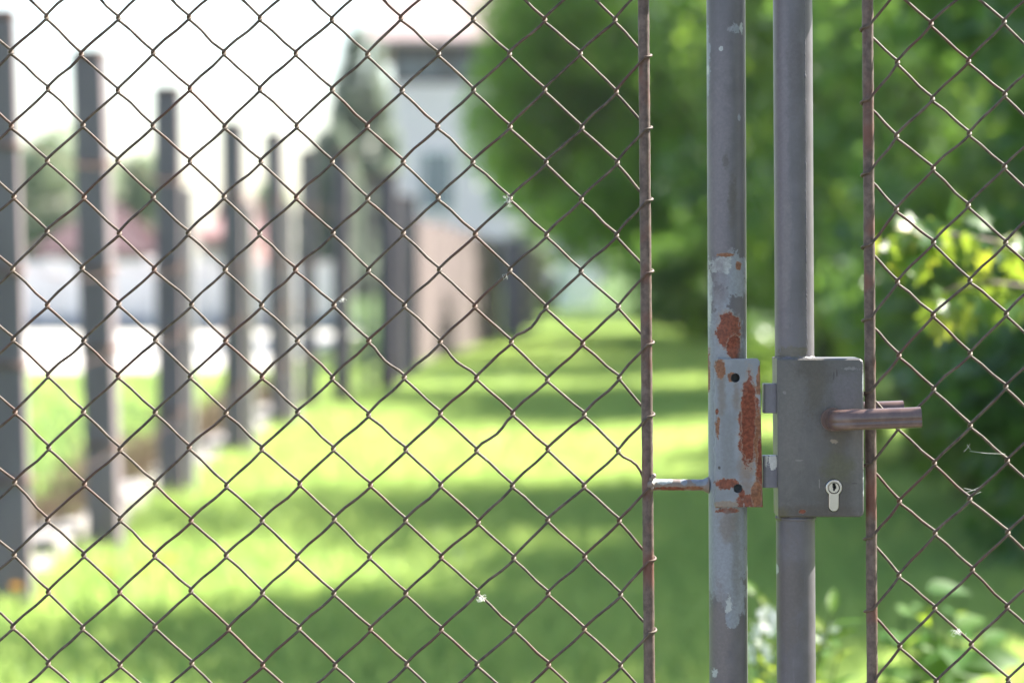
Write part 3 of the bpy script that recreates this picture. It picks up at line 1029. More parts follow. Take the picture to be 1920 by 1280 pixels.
# reddish board fence
q = NT('red_brown_board')
tc = q.scaled(q.n('ShaderNodeTexCoord').outputs['Object'], (1, 1, 0.1))
ri = q.n('ShaderNodeObjectInfo').outputs['Random']
nb_ = q.noise(tc, 6, 5, 0.65)
col = q.mix(ri, (0.075, 0.058, 0.058), (0.18, 0.138, 0.136))
col = q.mix(q.math('MULTIPLY', q.step(nb_, 0.4, 0.7), 0.5), col, (0.125, 0.102, 0.100))
q.l(col, q.b.inputs['Base Color']); q.b.inputs['Roughness'].default_value = 0.85
q.bump(nb_, 0.5, 0.006)
M_board = q.m
bf = empty('board_fence', (-0.5, 27, 0), 'reddish brown board fence beyond the corner posts', 'fence')
a = at(784, 480, 24.0); b = at(938, 480, 32.0)
nb = 34
for k in range(nb):
    t = (k + 0.5) / nb
    y = 24 + 8 * t
    x = a.x + (b.x - a.x) * t
    mb = MB()
    hh = 1.50 - 0.2 * t + random.uniform(-0.03, 0.03)
    mb.box((x + random.uniform(-0.006, 0.006), y, hh / 2), (0.03, 8.0 / nb * 0.93, hh), rz=-math.atan2(b.x - a.x, 8.0), bev=0.004)
    mb.build('board', M_board, bf)
for z in (0.35, 1.05):
    mb = MB()
    mb.box(((a.x + b.x) / 2 - 0.05, 28, z), (0.05, 8.0, 0.09), rz=-math.atan2(b.x - a.x, 8.0))
    mb.build('rail', M_board, bf)
for (px, d, w, h, mt, lab) in [(962, 33.0, 0.30, 1.34, M_post, 'dark square pillar at the far end of the reddish board fence'),
                               (995, 36, 0.22, 1.25, M_board, 'reddish pillar beyond the dark pillar at the fence end')]:
    p = at(px, 480, d)
    o = empty('gate_pillar', (p.x, d, 0), lab, 'pillar', 'pillars at the far fence end')
    mb = MB(); mb.box((p.x, d, h / 2), (w, w, h), bev=0.01); mb.build('shaft', mt, o)
    mb = MB(); mb.box((p.x, d, h + 0.02), (w + 0.06, w + 0.06, 0.05), bev=0.01); mb.build('pillar_cap', M_batten, o)
M_white = plain('white_paint', (0.75, 0.74, 0.72), 0.6, 0, 0.05, 3)
for (px, d, w, h, lab) in [(1062, 52, 0.42, 1.05, 'white pillar at the far end of the grass path, nearer the yellow bush'), (1100, 54, 0.34, 0.95, 'white pillar at the far end of the grass path, nearer the hedge')]:
    p = at(px, 480, d)
    o = empty('white_pillar', (p.x, d, 0), lab, 'pillar', 'white pillars at the path end')
    mb = MB(); mb.box((p.x, d, h / 2), (w, w, h), bev=0.02); mb.build('shaft', M_white, o)
    mb = MB(); mb.box((p.x, d, h + 0.03), (w + 0.1, w + 0.1, 0.06), bev=0.01); mb.build('pillar_cap', M_batten, o)

# ================================================================== HOUSES
M_wall = rough_mat('pale_render', (0.80, 0.645, 0.68), (0.87, 0.71, 0.745), 1.2, 0.9, 0.2, 0.01)
M_roof = rough_mat('pink_roof', (0.34, 0.25, 0.24), (0.44, 0.34, 0.325), 3, 0.8, 0.4, 0.02, (1, 0.3, 1))
M_woodk = rough_mat('dark_cladding', (0.035, 0.032, 0.042), (0.06, 0.054, 0.066), 4, 0.7, 0.3, 0.01)
q = NT('window_glass')
q.b.inputs['Base Color'].default_value = (0.10, 0.13, 0.18, 1)
q.b.inputs['Roughness'].default_value = 0.12
q.b.inputs['Specular IOR Level'].default_value = 0.5
M_glass = q.m
HD = 90.0
def hx(px): return (px - 960) / F * HD
def hz(py): return CAM_H + (480 - py) / F * HD
hs = empty('house', (1.0, HD, 0), 'tall pale house with pink roof and dark top storey behind the trees', 'house')
x0, x1 = hx(716), hx(1130)
mb = MB(); mb.box(((x0 + x1) / 2, HD + 4, hz(158) / 2), (x1 - x0, 8, hz(158))); mb.build('wall', M_wall, hs)
mb = MB(); mb.box(((x0 + x1) / 2 + 0.1, HD + 4, (hz(158) + hz(84)) / 2), (x1 - x0 - 0.5, 7.9, hz(84) - hz(158) - 0.01)); mb.build('cladding', M_woodk, hs)
ze = hz(78)
mb = MB()
rx0, rx1 = hx(692), hx(1150)
ym, zr = HD + 4, ze + 3.6
V = [Vector((rx0, HD - 1.1, ze)), Vector((rx1, HD - 1.1, ze)), Vector((rx1 - 0.5, ym, zr)), Vector((rx0 + 0.5, ym, zr)), Vector((rx1, HD + 8.9, ze)), Vector((rx0, HD + 8.9, ze))]
V += [v - Vector((0, 0, 0.22)) for v in V]
mb.add(V, [(0, 1, 2, 3), (3, 2, 4, 5), (6, 9, 8, 7), (9, 11, 10, 8), (0, 6, 7, 1), (5, 4, 10, 11), (1, 7, 8, 2), (2, 8, 10, 4), (0, 3, 9, 6), (3, 5, 11, 9)], False)
mb.build('roof', M_roof, hs)
def window(root, xa, xb, za, zb, y, nx=2, mf=None):
    mb = MB()
    t = 0.09
    for (cx, cz, sx, sz) in [((xa + xb) / 2, za, xb - xa + t, t), ((xa + xb) / 2, zb, xb - xa + t, t)]:
        mb.box((cx, y - 0.06, cz), (sx, 0.14, sz))
    for i in range(nx + 1):
        mb.box((xa + (xb - xa) * i / nx, y - 0.06, (za + zb) / 2), (t * 0.98, 0.138, zb - za - t))
    f = mb.build('window', mf or M_white, root)
    for i in range(nx):
        m2 = MB()
        w = (xb - xa) / nx
        m2.box((xa + w * (i + 0.5), y - 0.03, (za + zb) / 2), (w - t, 0.03, zb - za - t))
        m2.build('pane', M_glass, f)
for (a, b) in ((745, 832), (846, 934), (950, 1030)):
    window(hs, hx(a), hx(b), hz(148), hz(110), HD + 0.05, 3, M_woodk)
for (a, b) in ((792, 850), (920, 980)):
    window(hs, hx(a), hx(b), hz(395), hz(285), HD - 0.01, 2)

M_mar = rough_mat('maroon_roof', (0.075, 0.045, 0.05), (0.11, 0.065, 0.07), 2, 0.7, 0.3, 0.02)
M_red = rough_mat('faded_red_board', (0.26, 0.15, 0.15), (0.33, 0.20, 0.195), 2, 0.8, 0.3, 0.02)
def shed(px0, px1, d, pe, pr, mw, mr, lab):
    xa, xb = at(px0, 480, d).x, at(px1, 480, d).x
    ze = at(0, pe, d).z; zr = at(0, pr, d).z
    o = empty('shed', ((xa + xb) / 2, d, 0), lab, 'shed', 'low sheds across the road')
    mb = MB(); mb.box(((xa + xb) / 2, d + 1.6, ze / 2), (xb - xa - 0.5, 3.0, ze)); mb.build('wall', mw, o)
    mb = MB()
    V = [Vector((xa, d - 0.1, ze)), Vector((xb, d - 0.1, ze)), Vector((xb - 1.2, d + 1.6, zr)), Vector((xa + 1.2, d + 1.6, zr)), Vector((xb, d + 3.3, ze)), Vector((xa, d + 3.3, ze))]
    V += [v - Vector((0, 0, 0.1)) for v in V]
    mb.add(V, [(0, 1, 2, 3), (3, 2, 4, 5), (6, 9, 8, 7), (9, 11, 10, 8), (0, 6, 7, 1), (5, 4, 10, 11), (1, 7, 8, 2), (2, 8, 10, 4), (0, 3, 9, 6), (3, 5, 11, 9)], False)
    mb.build('roof', mr, o)
    m2 = MB(); m2.box(((xa * 0.6 + xb * 0.4), d + 0.08, ze * 0.42), (0.9, 0.06, ze * 0.8)); m2.build('door', M_batten, o)
    return o
shed(52, 300, 46, 474, 368, M_wall, M_mar, 'low shed with dark maroon roof beyond the white fence')
shed(352, 505, 48, 440, 372, M_red, M_red, 'low faded red shed beyond the white fence')

M_wf = rough_mat('white_fence_paint', (0.56, 0.55, 0.57), (0.68, 0.66, 0.68), 3, 0.7, 0.2, 0.004)
wf = empty('panel_fence', (-8, 36, 0), 'white panel fence along the far side of the gravel road', 'fence')
for k in range(14):
    xx = -12.5 + k * 0.75
    mb = MB(); mb.box((xx, 36.2, 0.62), (0.71, 0.04, 0.82), bev=0.004); mb.build('panel', M_wf, wf)
    mb = MB(); mb.box((xx - 0.375, 36.14, 0.55), (0.07, 0.07, 1.1), bev=0.004); mb.build('post', M_wf, wf)
mb = MB(); mb.box((-7.6, 36.2, 0.11), (10.5, 0.16, 0.2)); mb.build('plinth', rough_mat('blue_grey_plinth', (0.2, 0.22, 0.28), (0.28, 0.3, 0.36), 3), wf)

# ================================================================== VEGETATION
M_bark = rough_mat('bark', (0.05, 0.038, 0.028), (0.11, 0.085, 0.065), 14, 0.9, 0.8, 0.02, (1, 1, 0.25))
G_dark = [(0.020, 0.065, 0.018), (0.030, 0.085, 0.022), (0.042, 0.110, 0.026), (0.075, 0.145, 0.03)]
G_mid = [(0.03, 0.075, 0.018), (0.045, 0.105, 0.022), (0.065, 0.13, 0.026), (0.12, 0.17, 0.034)]
G_lite = [(0.03, 0.085, 0.014), (0.06, 0.13, 0.02), (0.10, 0.17, 0.03), (0.20, 0.22, 0.05)]
M_hedge = leaf_mat('hedge_leaf', G_dark, rough=0.3, trans=(0.30, 0.54, 0.07), mixf=0.65, tf=0.44)
M_tree = leaf_mat('tree_leaf', G_mid, trans=(0.42, 0.64, 0.06), tf=0.45)
M_lite = leaf_mat('light_leaf', G_lite, trans=(0.30, 0.42, 0.05), tf=0.45)
M_big = leaf_mat('big_tree_leaf', [(0.05, 0.12, 0.022), (0.075, 0.155, 0.026), (0.10, 0.185, 0.03), (0.16, 0.22, 0.04)], trans=(0.42, 0.74, 0.07), mixf=0.75, tf=0.55, rough=0.35)
M_far = leaf_mat('veiled_far_leaf', [(0.15, 0.20, 0.13), (0.19, 0.25, 0.16), (0.23, 0.29, 0.18)], trans=(0.6, 0.7, 0.42), mixf=0.7, tf=0.5)  # pale colours carry the lens glare over the far trees
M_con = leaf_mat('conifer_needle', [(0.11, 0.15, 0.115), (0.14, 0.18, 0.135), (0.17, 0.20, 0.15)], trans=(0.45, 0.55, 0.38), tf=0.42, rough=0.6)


def leaf_cloud(centres, n, size, shell=0.55):
    """n separate leaves spread through ellipsoid clumps: centres = [(x, y, z, rx, ry, rz)]"""
    C = np.array(centres)
    vol = (C[:, 3] * C[:, 4] * C[:, 5]) ** 0.75
    idx = RNG.choice(len(C), n, p=vol / vol.sum())
    d = RNG.normal(size=(n, 3)); d /= np.linalg.norm(d, axis=1)[:, None]
    r = shell + (1.08 - shell) * RNG.random(n) ** 0.7
    # ragged surface
    rag = 0.12 * np.sin(d[:, 0] * 9 + idx) + 0.10 * np.sin(d[:, 2] * 11 + idx * 2.1) + 0.09 * np.sin(d[:, 1] * 13 + idx)
    r = r * (1 + rag)
    P = C[idx, :3] + d * C[idx, 3:6] * r[:, None]
    P[:, 2] = np.maximum(P[:, 2], 0.02)
    s = size * (0.6 + 0.8 * RNG.random(n))
    nz = RNG.normal(size=(n, 3)) * 0.75 + d * 0.5 + np.array([0, 0, 0.55])
    nz /= np.linalg.norm(nz, axis=1)[:, None]
    t = RNG.normal(size=(n, 3)); t[:, 2] -= 0.35
    t -= nz * (t * nz).sum(1)[:, None]; t /= np.linalg.norm(t, axis=1)[:, None]
    b = np.cross(nz, t)
    s1 = s[:, None]
    V = np.stack([P - t * s1 * 0.5, P + b * s1 * 0.30 - nz * s1 * 0.05, P + t * s1 * 0.55, P - b * s1 * 0.30 - nz * s1 * 0.05], 1)
    return V


def clumps(cx, cy, z0, z1, rx, ry, k, rng, rmin=0.28, rmax=0.5):
    out = []
    for i in range(k):
        a = rng.uniform(0, 2 * PI); u = rng.uniform(0, 1)
        z = z0 + (z1 - z0) * u
        prof = math.sqrt(max(0.05, 1 - (2 * u - 0.9) ** 2 * 0.8))
        rad = rng.uniform(0.15, 0.75) * prof
        r = rng.uniform(rmin, rmax)
        out.append((cx + math.cos(a) * rx * rad, cy + math.sin(a) * ry * rad, z, r * rx, r * ry, r * 0.8 * min(rx, (z1 - z0) / 2)))
    return out


def woody(name, x, y, z0, z1, rx, ry, k, n, size, mat, label, cat, group, trunk_r=0.09, seed=1, extra=()):
    rng = random.Random(seed)
    o = empty(name, (x, y, 0), label, cat, group)
    cl = clumps(x, y, z0, z1, rx, ry, k, rng)
    mb = MB()
    top = Vector((x + rng.uniform(-.2, .2), y, z0 + (z1 - z0) * 0.75))
    pts = [Vector((x, y, -0.05)).lerp(top, t) + Vector((0.06 * math.sin(t * 7 + seed), 0.05 * math.cos(t * 5), 0)) * min(1, t * 4) for t in [i / 10 for i in range(11)]]
    mb.tube(pts, [trunk_r * (1.25 - 1.0 * i / 10) for i in range(11)], n=10)
    for c in cl[:14]:
        s = pts[rng.randint(2, 8)]
        e = Vector(c[:3])
        m = s.lerp(e, 0.5) + Vector((rng.uniform(-.1, .1), rng.uniform(-.1, .1), 0.12))
        mb.tube([s, m, e], [trunk_r * 0.4, trunk_r * 0.25, trunk_r * 0.08], n=6)
    mb.build('trunk', M_bark, o)
    V = leaf_cloud(cl, int(n * 0.62), size)
    if extra:
        V = np.concatenate([V, leaf_cloud(list(extra), 24000, size, 0.35)])
    quads_mesh('crown', V, mat, o)
    return o

HG = 'leafy shrubs of the hedge on the right'
SH = [ # x, y, z0, z1, rx, ry, clumps, leaves, size, mat, label
    (3.4, 5.9, 0.15, 2.2, 1.1, 1.2, 14, 16000, 0.06, M_hedge, 'hedge shrub outside the picture on the right, beyond the gate'),  # out of view; added to cut light from the right
    (2.5, 0.4, 0.15, 2.9, 1.1, 1.3, 16, 18000, 0.06, M_hedge, 'hedge shrub outside the picture beside the lane'),  # unseen; put in to darken the right sides of the tubes
    (3.0, -1.6, 0.15, 4.6, 1.3, 1.5, 18, 20000, 0.07, M_hedge, 'tall hedge shrub outside the picture beside the camera'),  # unseen; added as a taller light blocker on the right
    (2.7, 13.4, 0.05, 1.1, 0.9, 1.0, 10, 9000, 0.06, M_hedge, 'low dark bush filling the foot of the hedge gap'),
    (3.7, 8.5, 0.3, 4.5, 1.1, 1.2, 16, 18000, 0.07, M_hedge, 'tall hedge shrub outside the picture, right of the nearest one in view'),  # out of view; added to cast shade on the near grass
    (2.05, 8.7, 0.03, 1.25, 0.75, 0.8, 12, 12000, 0.055, M_hedge, 'low bush at the foot of the nearest hedge shrub'),
    (2.0, 10.7, 0.03, 1.5, 0.75, 0.9, 12, 12000, 0.055, M_tree, 'low bush at the foot of the second hedge shrub'),
    (2.1, 12.7, 0.03, 1.2, 0.7, 0.8, 10, 9000, 0.055, M_hedge, 'low bush beside the sunny gap of the hedge'),
    (2.75, 9.6, 0.15, 2.55, 1.15, 1.2, 16, 26000, 0.06, M_hedge, 'nearest dark hedge shrub, seen behind the mesh of the leaf with the lock'),
    (2.7, 11.9, 0.2, 3.1, 1.2, 1.3, 18, 26000, 0.065, M_hedge, 'dark hedge shrub, second from the camera'),
    (3.3, 14.4, 0.2, 2.3, 0.9, 1.2, 12, 16000, 0.065, M_tree, 'low hedge shrub set back in the sunny gap of the hedge'),
    (2.9, 17.8, 0.2, 3.3, 1.3, 1.4, 20, 26000, 0.07, M_hedge, 'tall dark hedge shrub beyond the sunny gap'),
    (2.6, 20.3, 0.2, 3.9, 1.2, 1.5, 20, 24000, 0.075, M_tree, 'mid green hedge shrub behind the tall dark shrub'),
    (2.9, 23.6, 0.2, 4.0, 1.3, 1.5, 18, 22000, 0.08, M_hedge, 'dark hedge shrub standing half way along the path'),
    (2.55, 30.2, 0.05, 1.7, 1.0, 1.1, 12, 14000, 0.08, M_hedge, 'low hedge bush in front of the trunk of the overhanging tree'),
    (3.2, 28.0, 0.2, 4.2, 1.5, 1.6, 18, 20000, 0.09, M_tree, 'mid green hedge shrub beside the overhanging tree'),
    (2.35, 40.0, 0.1, 3.4, 1.55, 2.2, 16, 16000, 0.10, M_hedge, 'farthest hedge shrub by the end of the path'),
]
for i, s in enumerate(SH):
    s = s[:7] + (int(s[7] * 0.55), s[8] * 1.4) + s[9:]
    woody('hedge_shrub', *s[:10], s[10], 'shrub', HG, 0.06, 20 + i)
TG = 'trees behind the hedge'
TS = [
    (4.7, 10.0, 1.6, 6.1, 1.7, 1.5, 20, 26000, 0.10, M_hedge, 'dark tree behind the nearest hedge shrub, closest tree to the gate'),
    (5.2, 12.9, 1.6, 6.4, 1.9, 1.6, 20, 26000, 0.10, M_hedge, 'dark broad tree behind the second hedge shrub'),
    (5.4, 20.5, 1.6, 6.2, 2.0, 2.2, 20, 26000, 0.10, M_tree, 'mid green tree behind the tall hedge shrub'),
    (5.0, 25.3, 1.6, 6.6, 2.2, 2.4, 22, 26000, 0.11, M_hedge, 'tall dark tree behind the middle of the hedge'),
    (2.5, 33.0, 1.4, 7.6, 2.9, 2.4, 34, 52000, 0.12, M_big, 'big leafy tree overhanging the path left of the gate tubes'),
    (7.2, 30.0, 1.6, 7.4, 2.4, 2.4, 22, 26000, 0.13, M_hedge, 'tall tree to the right of the overhanging tree'),
    (5.2, 42.0, 1.2, 9.0, 3.2, 3.0, 22, 26000, 0.15, M_tree, 'tall tree farthest along the hedge'),
    (6.5, -1.5, 1.0, 9.5, 3.0, 3.0, 20, 26000, 0.16, M_hedge, 'large tree outside the picture beside the lane'),  # unseen; added to block sky light from the right front
    (10.5, 50.0, 1.0, 11.0, 4.5, 4.0, 24, 26000, 0.2, M_hedge, 'large tree far behind the hedge'),
]
for i, s in enumerate(TS):
    ext = ()
    if 'overhanging the path' in s[10]:        # drooping outer limbs over the path
        ext = []
        for (px, py, r) in [(985, 40, .7), (960, 130, .6), (940, 215, .55), (945, 285, .5), (985, 340, .55), (1040, 395, .5), (1010, 210, .7), (1060, 120, .8), (1060, 290, .7), (1110, 400, .55), (1130, 230, .8),
                            (1150, 90, .8), (1120, 330, .7), (1170, 430, .5), (1040, 20, .7), (1180, 330, .7), (1220, 200, .9), (1260, 380, .7), (1000, -70, .8), (1100, -60, .9), (1075, 455, .35)]:
            p = at(px, py, 33 + random.uniform(-1.3, 0.8))
            ext.append((p.x, p.y, p.z, r, r, r * 0.85))
    woody('leafy_tree', *s[:10], s[10], 'tree', TG, 0.13, 50 + i, ext)
# far trees across the road and by the house
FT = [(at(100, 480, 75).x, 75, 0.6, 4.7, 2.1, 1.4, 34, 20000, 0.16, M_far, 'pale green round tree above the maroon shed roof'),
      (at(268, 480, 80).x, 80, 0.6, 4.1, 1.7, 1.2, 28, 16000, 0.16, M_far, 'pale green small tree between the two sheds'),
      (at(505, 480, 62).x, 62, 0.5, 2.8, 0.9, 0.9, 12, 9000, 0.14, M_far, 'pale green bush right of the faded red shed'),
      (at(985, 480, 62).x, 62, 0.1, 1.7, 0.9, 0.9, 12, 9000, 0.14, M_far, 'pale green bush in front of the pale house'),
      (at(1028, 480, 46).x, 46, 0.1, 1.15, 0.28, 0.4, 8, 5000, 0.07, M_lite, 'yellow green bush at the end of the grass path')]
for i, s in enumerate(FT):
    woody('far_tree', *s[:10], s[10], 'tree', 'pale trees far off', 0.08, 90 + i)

def conifer(px, d, w, h, lab):
    x = at(px, 480, d).x
    o = empty('conifer_tree', (x, d, 0), lab, 'tree')
    mb = MB(); mb.tube([Vector((x, d, -0.05)), Vector((x, d, h * 0.5)), Vector((x, d, h * 0.97))], [0.16, 0.1, 0.02], n=10); mb.build('trunk', M_bark, o)
    cl = []
    rng = random.Random(5)
    for k in range(70):
        u = (k + 0.5) / 70
        a = k * 2.4
        r = w * (1 - u) ** 0.4 * rng.uniform(0.35, 0.85)
        cl.append((x + math.cos(a) * r, d + math.sin(a) * r, 0.3 + (h - 0.4) * u, 0.62 * (1.15 - u), 0.62 * (1.15 - u), 0.42))
    quads_mesh('crown', leaf_cloud(cl, 60000, 0.15, 0.2), M_con, o)
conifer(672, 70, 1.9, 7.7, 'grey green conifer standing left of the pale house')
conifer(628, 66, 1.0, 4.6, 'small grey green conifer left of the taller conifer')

# ---------------------------------------------------------------- plants close behind the gate, leaf by leaf
def leaf_mesh(name, outline, fold=0.25, droop=0.25):
    """flat outline (half, x >= 0, from base to tip) mirrored, folded on the midrib"""
    vs_ = []; n = len(outline)
    for (x, y) in outline:
        z = -droop * y * y
        vs_.append((0, y, z)); vs_.append((x, y, z + fold * x)); vs_.append((-x, y, z + fold * x))
    fs = []
    for i in range(n - 1):
        a = 3 * i; b = 3 * (i + 1)
        fs.append((a, a + 1, b + 1, b)); fs.append((a, b, b + 2, a + 2))
    me = bpy.data.meshes.new(name)
    me.from_pydata(vs_, [], fs)
    me.polygons.foreach_set('use_smooth', [True] * len(me.polygons))
    me.update()
    return me

def star_leaf(name):
    ang = [(-90, .12), (-62, .40), (-40, .62), (-22, .42), (0, .70), (14, .86), (26, .55), (48, .62), (62, .90), (74, .62), (90, 1.08)]
    vs_ = [(0, 0.38, 0.0)]
    pts = [(r * math.cos(math.radians(a)), 0.38 + r * 0.62 * math.sin(math.radians(a)) * 1.0) for a, r in ang]
    left = [(-x, y) for x, y in pts[::-1][1:]]
    allp = pts + left[:-1]
    for (x, y) in allp:
        vs_.append((x * 0.62, y, 0.16 * abs(x) - 0.22 * (y - 0.38) ** 2))
    n = len(allp)
    me = bpy.data.meshes.new(name)
    me.from_pydata(vs_, [], [(0, 1 + i, 1 + (i + 1) % n) for i in range(n)])
    me.polygons.foreach_set('use_smooth', [True] * n)
    me.update()
    return me

ML = leaf_mat('maple_leaf', [(0.025, 0.085, 0.02), (0.045, 0.12, 0.03), (0.06, 0.14, 0.03), (0.10, 0.17, 0.03), (0.30, 0.25, 0.04)], trans=(0.46, 0.58, 0.04), mixf=0.55, tf=0.42, rough=0.4, attr=False, spec=0.4)
MP = leaf_mat('plant_leaf', [(0.05, 0.13, 0.02), (0.09, 0.18, 0.03), (0.20, 0.25, 0.04)], trans=(0.62, 0.74, 0.06), tf=0.55, rough=0.35, attr=False, spec=0.6)
MBR = leaf_mat('broad_leaf', [(0.03, 0.10, 0.02), (0.05, 0.13, 0.025), (0.09, 0.17, 0.03)], trans=(0.46, 0.60, 0.03), tf=0.5, rough=0.55, attr=False, spec=0.25)
M_stem = rough_mat('green_stem', (0.05, 0.08, 0.02), (0.09, 0.12, 0.03), 40, 0.6, 0.2, 0.001)
M_twig = rough_mat('brown_twig', (0.07, 0.05, 0.035), (0.13, 0.09, 0.07), 40, 0.7, 0.3, 0.001)
star = star_leaf('leaf'); star.materials.append(ML)
lance = leaf_mesh('leaf', [(0.0, 0.0), (0.10, 0.15), (0.15, 0.38), (0.13, 0.62), (0.07, 0.85), (0.0, 1.0)], 0.35, 0.3); lance.materials.append(MP)
broad = leaf_mesh('leaf', [(0.0, 0.0), (0.20, 0.10), (0.31, 0.32), (0.30, 0.55), (0.18, 0.80), (0.0, 1.02)], 0.25, 0.35); broad.materials.append(MBR)

def put_leaf(me, root, p, size, tip, up, name='leaf'):
    o = bpy.data.objects.new(name, me)
    COL.objects.link(o)
    o.parent = root
    y = Vector(tip).normalized()
    z = Vector(up); z = (z - y * z.dot(y)).normalized()
    x = y.cross(z)
    M = Matrix((x, y, z)).transposed().to_4x4()
    o.matrix_local = Matrix.Translation(Vector(p) - root_loc(root)) @ M @ Matrix.Scale(size, 4)
    return o

rm = random.Random(21)
ms = empty('maple_sapling', (1.45, 4.35, 0), 'sunlit sapling branch with lobed yellow and green leaves reaching in at the right', 'sapling')
mb = MB()
trunk = [Vector((1.45, 4.35, -0.03)), Vector((1.43, 4.33, 0.5)), Vector((1.40, 4.32, 1.0)), Vector((1.42, 4.3, 1.5)), Vector((1.47, 4.33, 2.0))]
mb.tube(trunk, [0.02, 0.017, 0.014, 0.010, 0.005], n=10)
br = [[Vector((1.40, 4.32, 0.98)), at(1960, 480, 4.2), at(1850, 450, 4.1), at(1760, 435, 4.0), at(1715, 448, 3.95), at(1690, 478, 3.95)],
      [Vector((1.40, 4.32, 0.9)), at(1940, 540, 4.25), at(1860, 530, 4.15), at(1790, 540, 4.1), at(1750, 560, 4.1)]]
for b in br:
    mb.tube(b, [0.007, 0.005, 0.004, 0.003, 0.002, 0.0015][:len(b)], n=6)
mb.build('branch', M_twig, ms)
def on_path(b, t):
    f = t * (len(b) - 1); i = min(int(f), len(b) - 2)
    return b[i].lerp(b[i + 1], f - i)
for k in range(64):
    p = on_path(br[0], 0.30 + 0.70 * rm.random()) + Vector((rm.gauss(0, .012), rm.gauss(0, .03), rm.gauss(0, .016)))
    tip = Vector((rm.gauss(0.0, .5), rm.gauss(-.2, .5), rm.gauss(-0.55, .4)))
    put_leaf(star, ms, p, rm.uniform(0.035, 0.062), tip, Vector((rm.gauss(0, .5), rm.gauss(-.4, .5), 1)))
for k in range(26):
    p = on_path(br[1], 0.30 + 0.70 * rm.random()) + Vector((rm.gauss(0, .02), rm.gauss(0, .03), rm.gauss(-0.005, .015)))
    tip = Vector((rm.gauss(-0.15, .4), rm.gauss(-.3, .4), rm.gauss(-0.9, .3)))
    put_leaf(star, ms, p, rm.uniform(0.045, 0.07), tip, Vector((rm.gauss(0, .4), rm.gauss(-.8, .5), 0.8)))
for (px, py, s, tip, up) in [(1785, 432, 0.075, (0.1, -0.2, 1), (0.5, -0.5, 0.4)), (1735, 430, 0.06, (-1, -0.2, 0.3), (0.1, -0.5, 1)), (1800, 560, 0.075, (0.1, -0.2, -1), (0.2, -1, 0.1)),
                             (1770, 575, 0.065, (-0.2, -0.2, -1), (-0.2, -1, 0.2)), (1840, 545, 0.07, (0.3, -0.1, -1), (0.3, -1, 0.1)), (1890, 555, 0.06, (0.2, 0, -1), (0.5, -0.6, 0.4))]:
    put_leaf(star, ms, at(px, py, 4.02), s, tip, up)

# plant between the tubes; white shapes stand in for glints on its leaves
M_glint = leaf_mat('white_glint', [(0.78, 0.78, 0.76), (0.85, 0.85, 0.83)], trans=(0.85, 0.85, 0.8), tf=0.35, rough=0.6, attr=False)
def glint_mesh():
    vs_ = [(0, 0, 0)]; fs = []
    for k in range(5):
        a = 2 * PI * k / 5
        i = len(vs_)
        for (r, da, z) in ((0.55, -0.45, 0.05), (1.0, -0.3, 0.02), (1.08, 0, 0.0), (1.0, 0.3, 0.02), (0.55, 0.45, 0.05)):
            vs_.append((r * math.cos(a + da), r * math.sin(a + da), z))
        fs += [(0, i, i + 1, i + 2), (0, i + 2, i + 3, i + 4)]
    me = bpy.data.meshes.new('flower')  # five-lobed white shape used for the leaf glints
    me.from_pydata(vs_, [], fs); me.update(); me.materials.append(M_glint)
    return me
FM = glint_mesh()
pl = empty('low_plant', (0.43, 3.9, 0), 'sunlit yellow green plant with leaf glints built as white shapes low between the gate tubes', 'plant')
mb = MB()
STM = []
for (px, py) in [(1425, 1125), (1445, 1150), (1410, 1190), (1560, 1150), (1545, 1185), (1575, 1215), (1520, 1200), (1480, 1160)]:
    tp = at(px, py, 3.9 + rm.uniform(-.06, .06))
    base = Vector((0.43 + rm.uniform(-.03, .03), 3.9 + rm.uniform(-.03, .03), -0.02))
    mid = base.lerp(tp, 0.55) + Vector((0.25 * (base.x - tp.x), 0, 0))
    path = [base, mid, tp]; STM.append(path)
    mb.tube(path, [0.004, 0.003, 0.0015], n=6)
mb.build('stem', M_stem, pl)
for path in STM:
    for k in range(12):
        t = 0.45 + 0.55 * k / 11
        p = on_path(path, t)
        a = k * 2.4 + rm.random()
        tip = Vector((math.cos(a), math.sin(a) * 0.8, rm.uniform(0.2, 1.0)))
        put_leaf(lance, pl, p, rm.uniform(0.045, 0.075), tip, Vector((0, -0.3, 1)))
for (px, py) in [(1440, 1140), (1428, 1150), (1450, 1152), (1432, 1172), (1445, 1182), (1412, 1190), (1425, 1205), (1408, 1215), (1436, 1215), (1410, 1235), (1440, 1232), (1562, 1177), (1545, 1200), (1452, 1165), (1420, 1180)]:
    c = at(px, py, 3.88 + rm.uniform(-.03, .03))
    o = put_leaf(FM, pl, c, rm.uniform(0.007, 0.011), Vector((rm.gauss(0, .4), 0.4, 1)), Vector((rm.gauss(0.3, .4), -0.8, 0.6)), 'leaf_glint')

bp = empty('broad_leaf_plant', (0.76, 4.4, 0), 'green broad leaved plant low behind the mesh at the right bottom', 'plant')
mb = MB(); ST2 = []
for (px, py) in [(1690, 1150), (1740, 1110), (1800, 1180), (1850, 1210), (1710, 1220), (1780, 1150)]:
    tp = at(px, py, 4.4 + rm.uniform(-.12, .12))
    base = Vector((0.76 + rm.uniform(-.04, .04), 4.4 + rm.uniform(-.04, .04), -0.02))
    path = [base, base.lerp(tp, 0.5) + Vector((0.2 * (base.x - tp.x), 0, 0)), tp]; ST2.append(path)
    mb.tube(path, [0.006, 0.004, 0.002], n=6)
mb.build('stem', M_stem, bp)
for path in ST2:
    for k in range(9):
        p = on_path(path, 0.4 + 0.6 * k / 8)
        a = k * 2.4 + rm.random()
        put_leaf(broad, bp, p, rm.uniform(0.06, 0.10), Vector((math.cos(a), math.sin(a) * 0.8, rm.uniform(-0.1, 0.6))), Vector((0, -0.4, 1)))
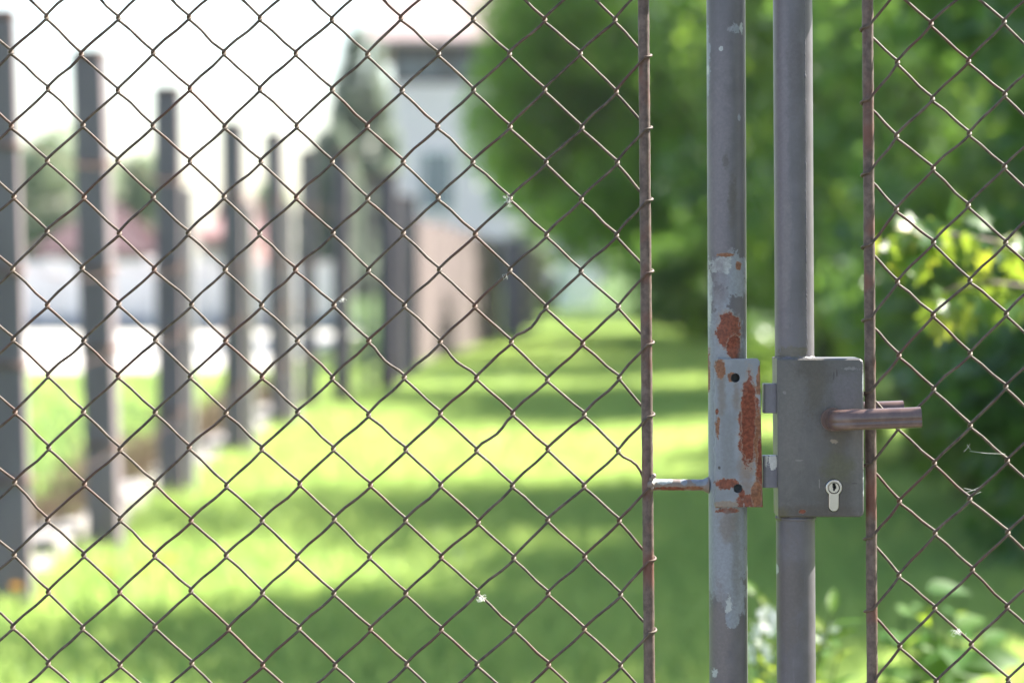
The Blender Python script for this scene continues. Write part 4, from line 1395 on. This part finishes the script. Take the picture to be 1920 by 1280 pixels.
for (px, py, s) in [(1735, 1262, 0.10), (1790, 1250, 0.09), (1820, 1235, 0.09)]:
    put_leaf(broad, bp, at(px, py, 4.3), s, Vector((0.9, -0.1, 0.15)), Vector((0.15, -0.65, 0.7)))

# orange flowers in the grass
M_or = leaf_mat('orange_petal', [(0.55, 0.25, 0.03), (0.62, 0.32, 0.04)], trans=(0.7, 0.38, 0.04), tf=0.35, rough=0.6, attr=False)
for i, (px, py, lab) in enumerate([(30, 1098, 'orange flower at the foot of the large post cut off by the picture edge'), (203, 1074, 'orange flower in the grass below the closest whole post'),
                                   (318, 1046, 'orange yellow flower in the grass right of the closest whole post'), (268, 1065, 'small orange flower between the two others in the sunlit grass')]):
    d = F * (CAM_H - 0.14) / (py - 480)
    p = at(px, py, d)
    o = empty('orange_flower', (p.x, d, 0), lab, 'flower', 'orange flowers in the grass by the posts')
    mb = MB(); mb.tube([Vector((p.x, d, -0.01)), Vector((p.x + 0.004, d, 0.08)), Vector((p.x, d, p.z))], 0.002, n=5); mb.build('stem', M_stem, o)
    mb = MB()
    for k in range(12):
        a = 2 * PI * k / 12
        r = 0.019 if i != 3 else 0.013
        c = Vector((p.x, d, p.z)); X = Vector((1, 0, 0)); Y = Vector((0, -0.75, 0.66))
        D = X * math.cos(a) + Y * math.sin(a); E = X * -math.sin(a) + Y * math.cos(a)
        mb.add([c + E * 0.003, c + D * r * 0.6 + E * r * 0.28, c + D * r, c + D * r * 0.6 - E * r * 0.28, c - E * 0.003], [(0, 1, 2, 3, 4)], False)
    mb.build('petals', M_or, o, recalc=False)

# ================================================================== AIR
bm = bmesh.new(); bmesh.ops.create_cube(bm, size=1.0)
me = bpy.data.meshes.new('haze'); bm.to_mesh(me); bm.free()
hz_o = bpy.data.objects.new('haze', me); COL.objects.link(hz_o)
hz_o.scale = (1040, 1060, 17.5); hz_o.location = (0, 390, 7.75)
hm = bpy.data.materials.new('haze'); hm.use_nodes = True
ht = hm.node_tree; ht.nodes.remove(ht.nodes['Principled BSDF'])
hv = ht.nodes.new('ShaderNodeVolumePrincipled')
hv.inputs['Color'].default_value = (0.95, 0.95, 0.97, 1)
hv.inputs['Density'].default_value = 0.0003  # thin scatter added to imitate lens glare
hv.inputs['Anisotropy'].default_value = 0.3
ht.links.new(hv.outputs[0], ht.nodes['Material Output'].inputs['Volume'])
me.materials.append(hm)
tag(hz_o, 'thin haze added in place of lens glare over the path and the houses', 'haze', kind='stuff')
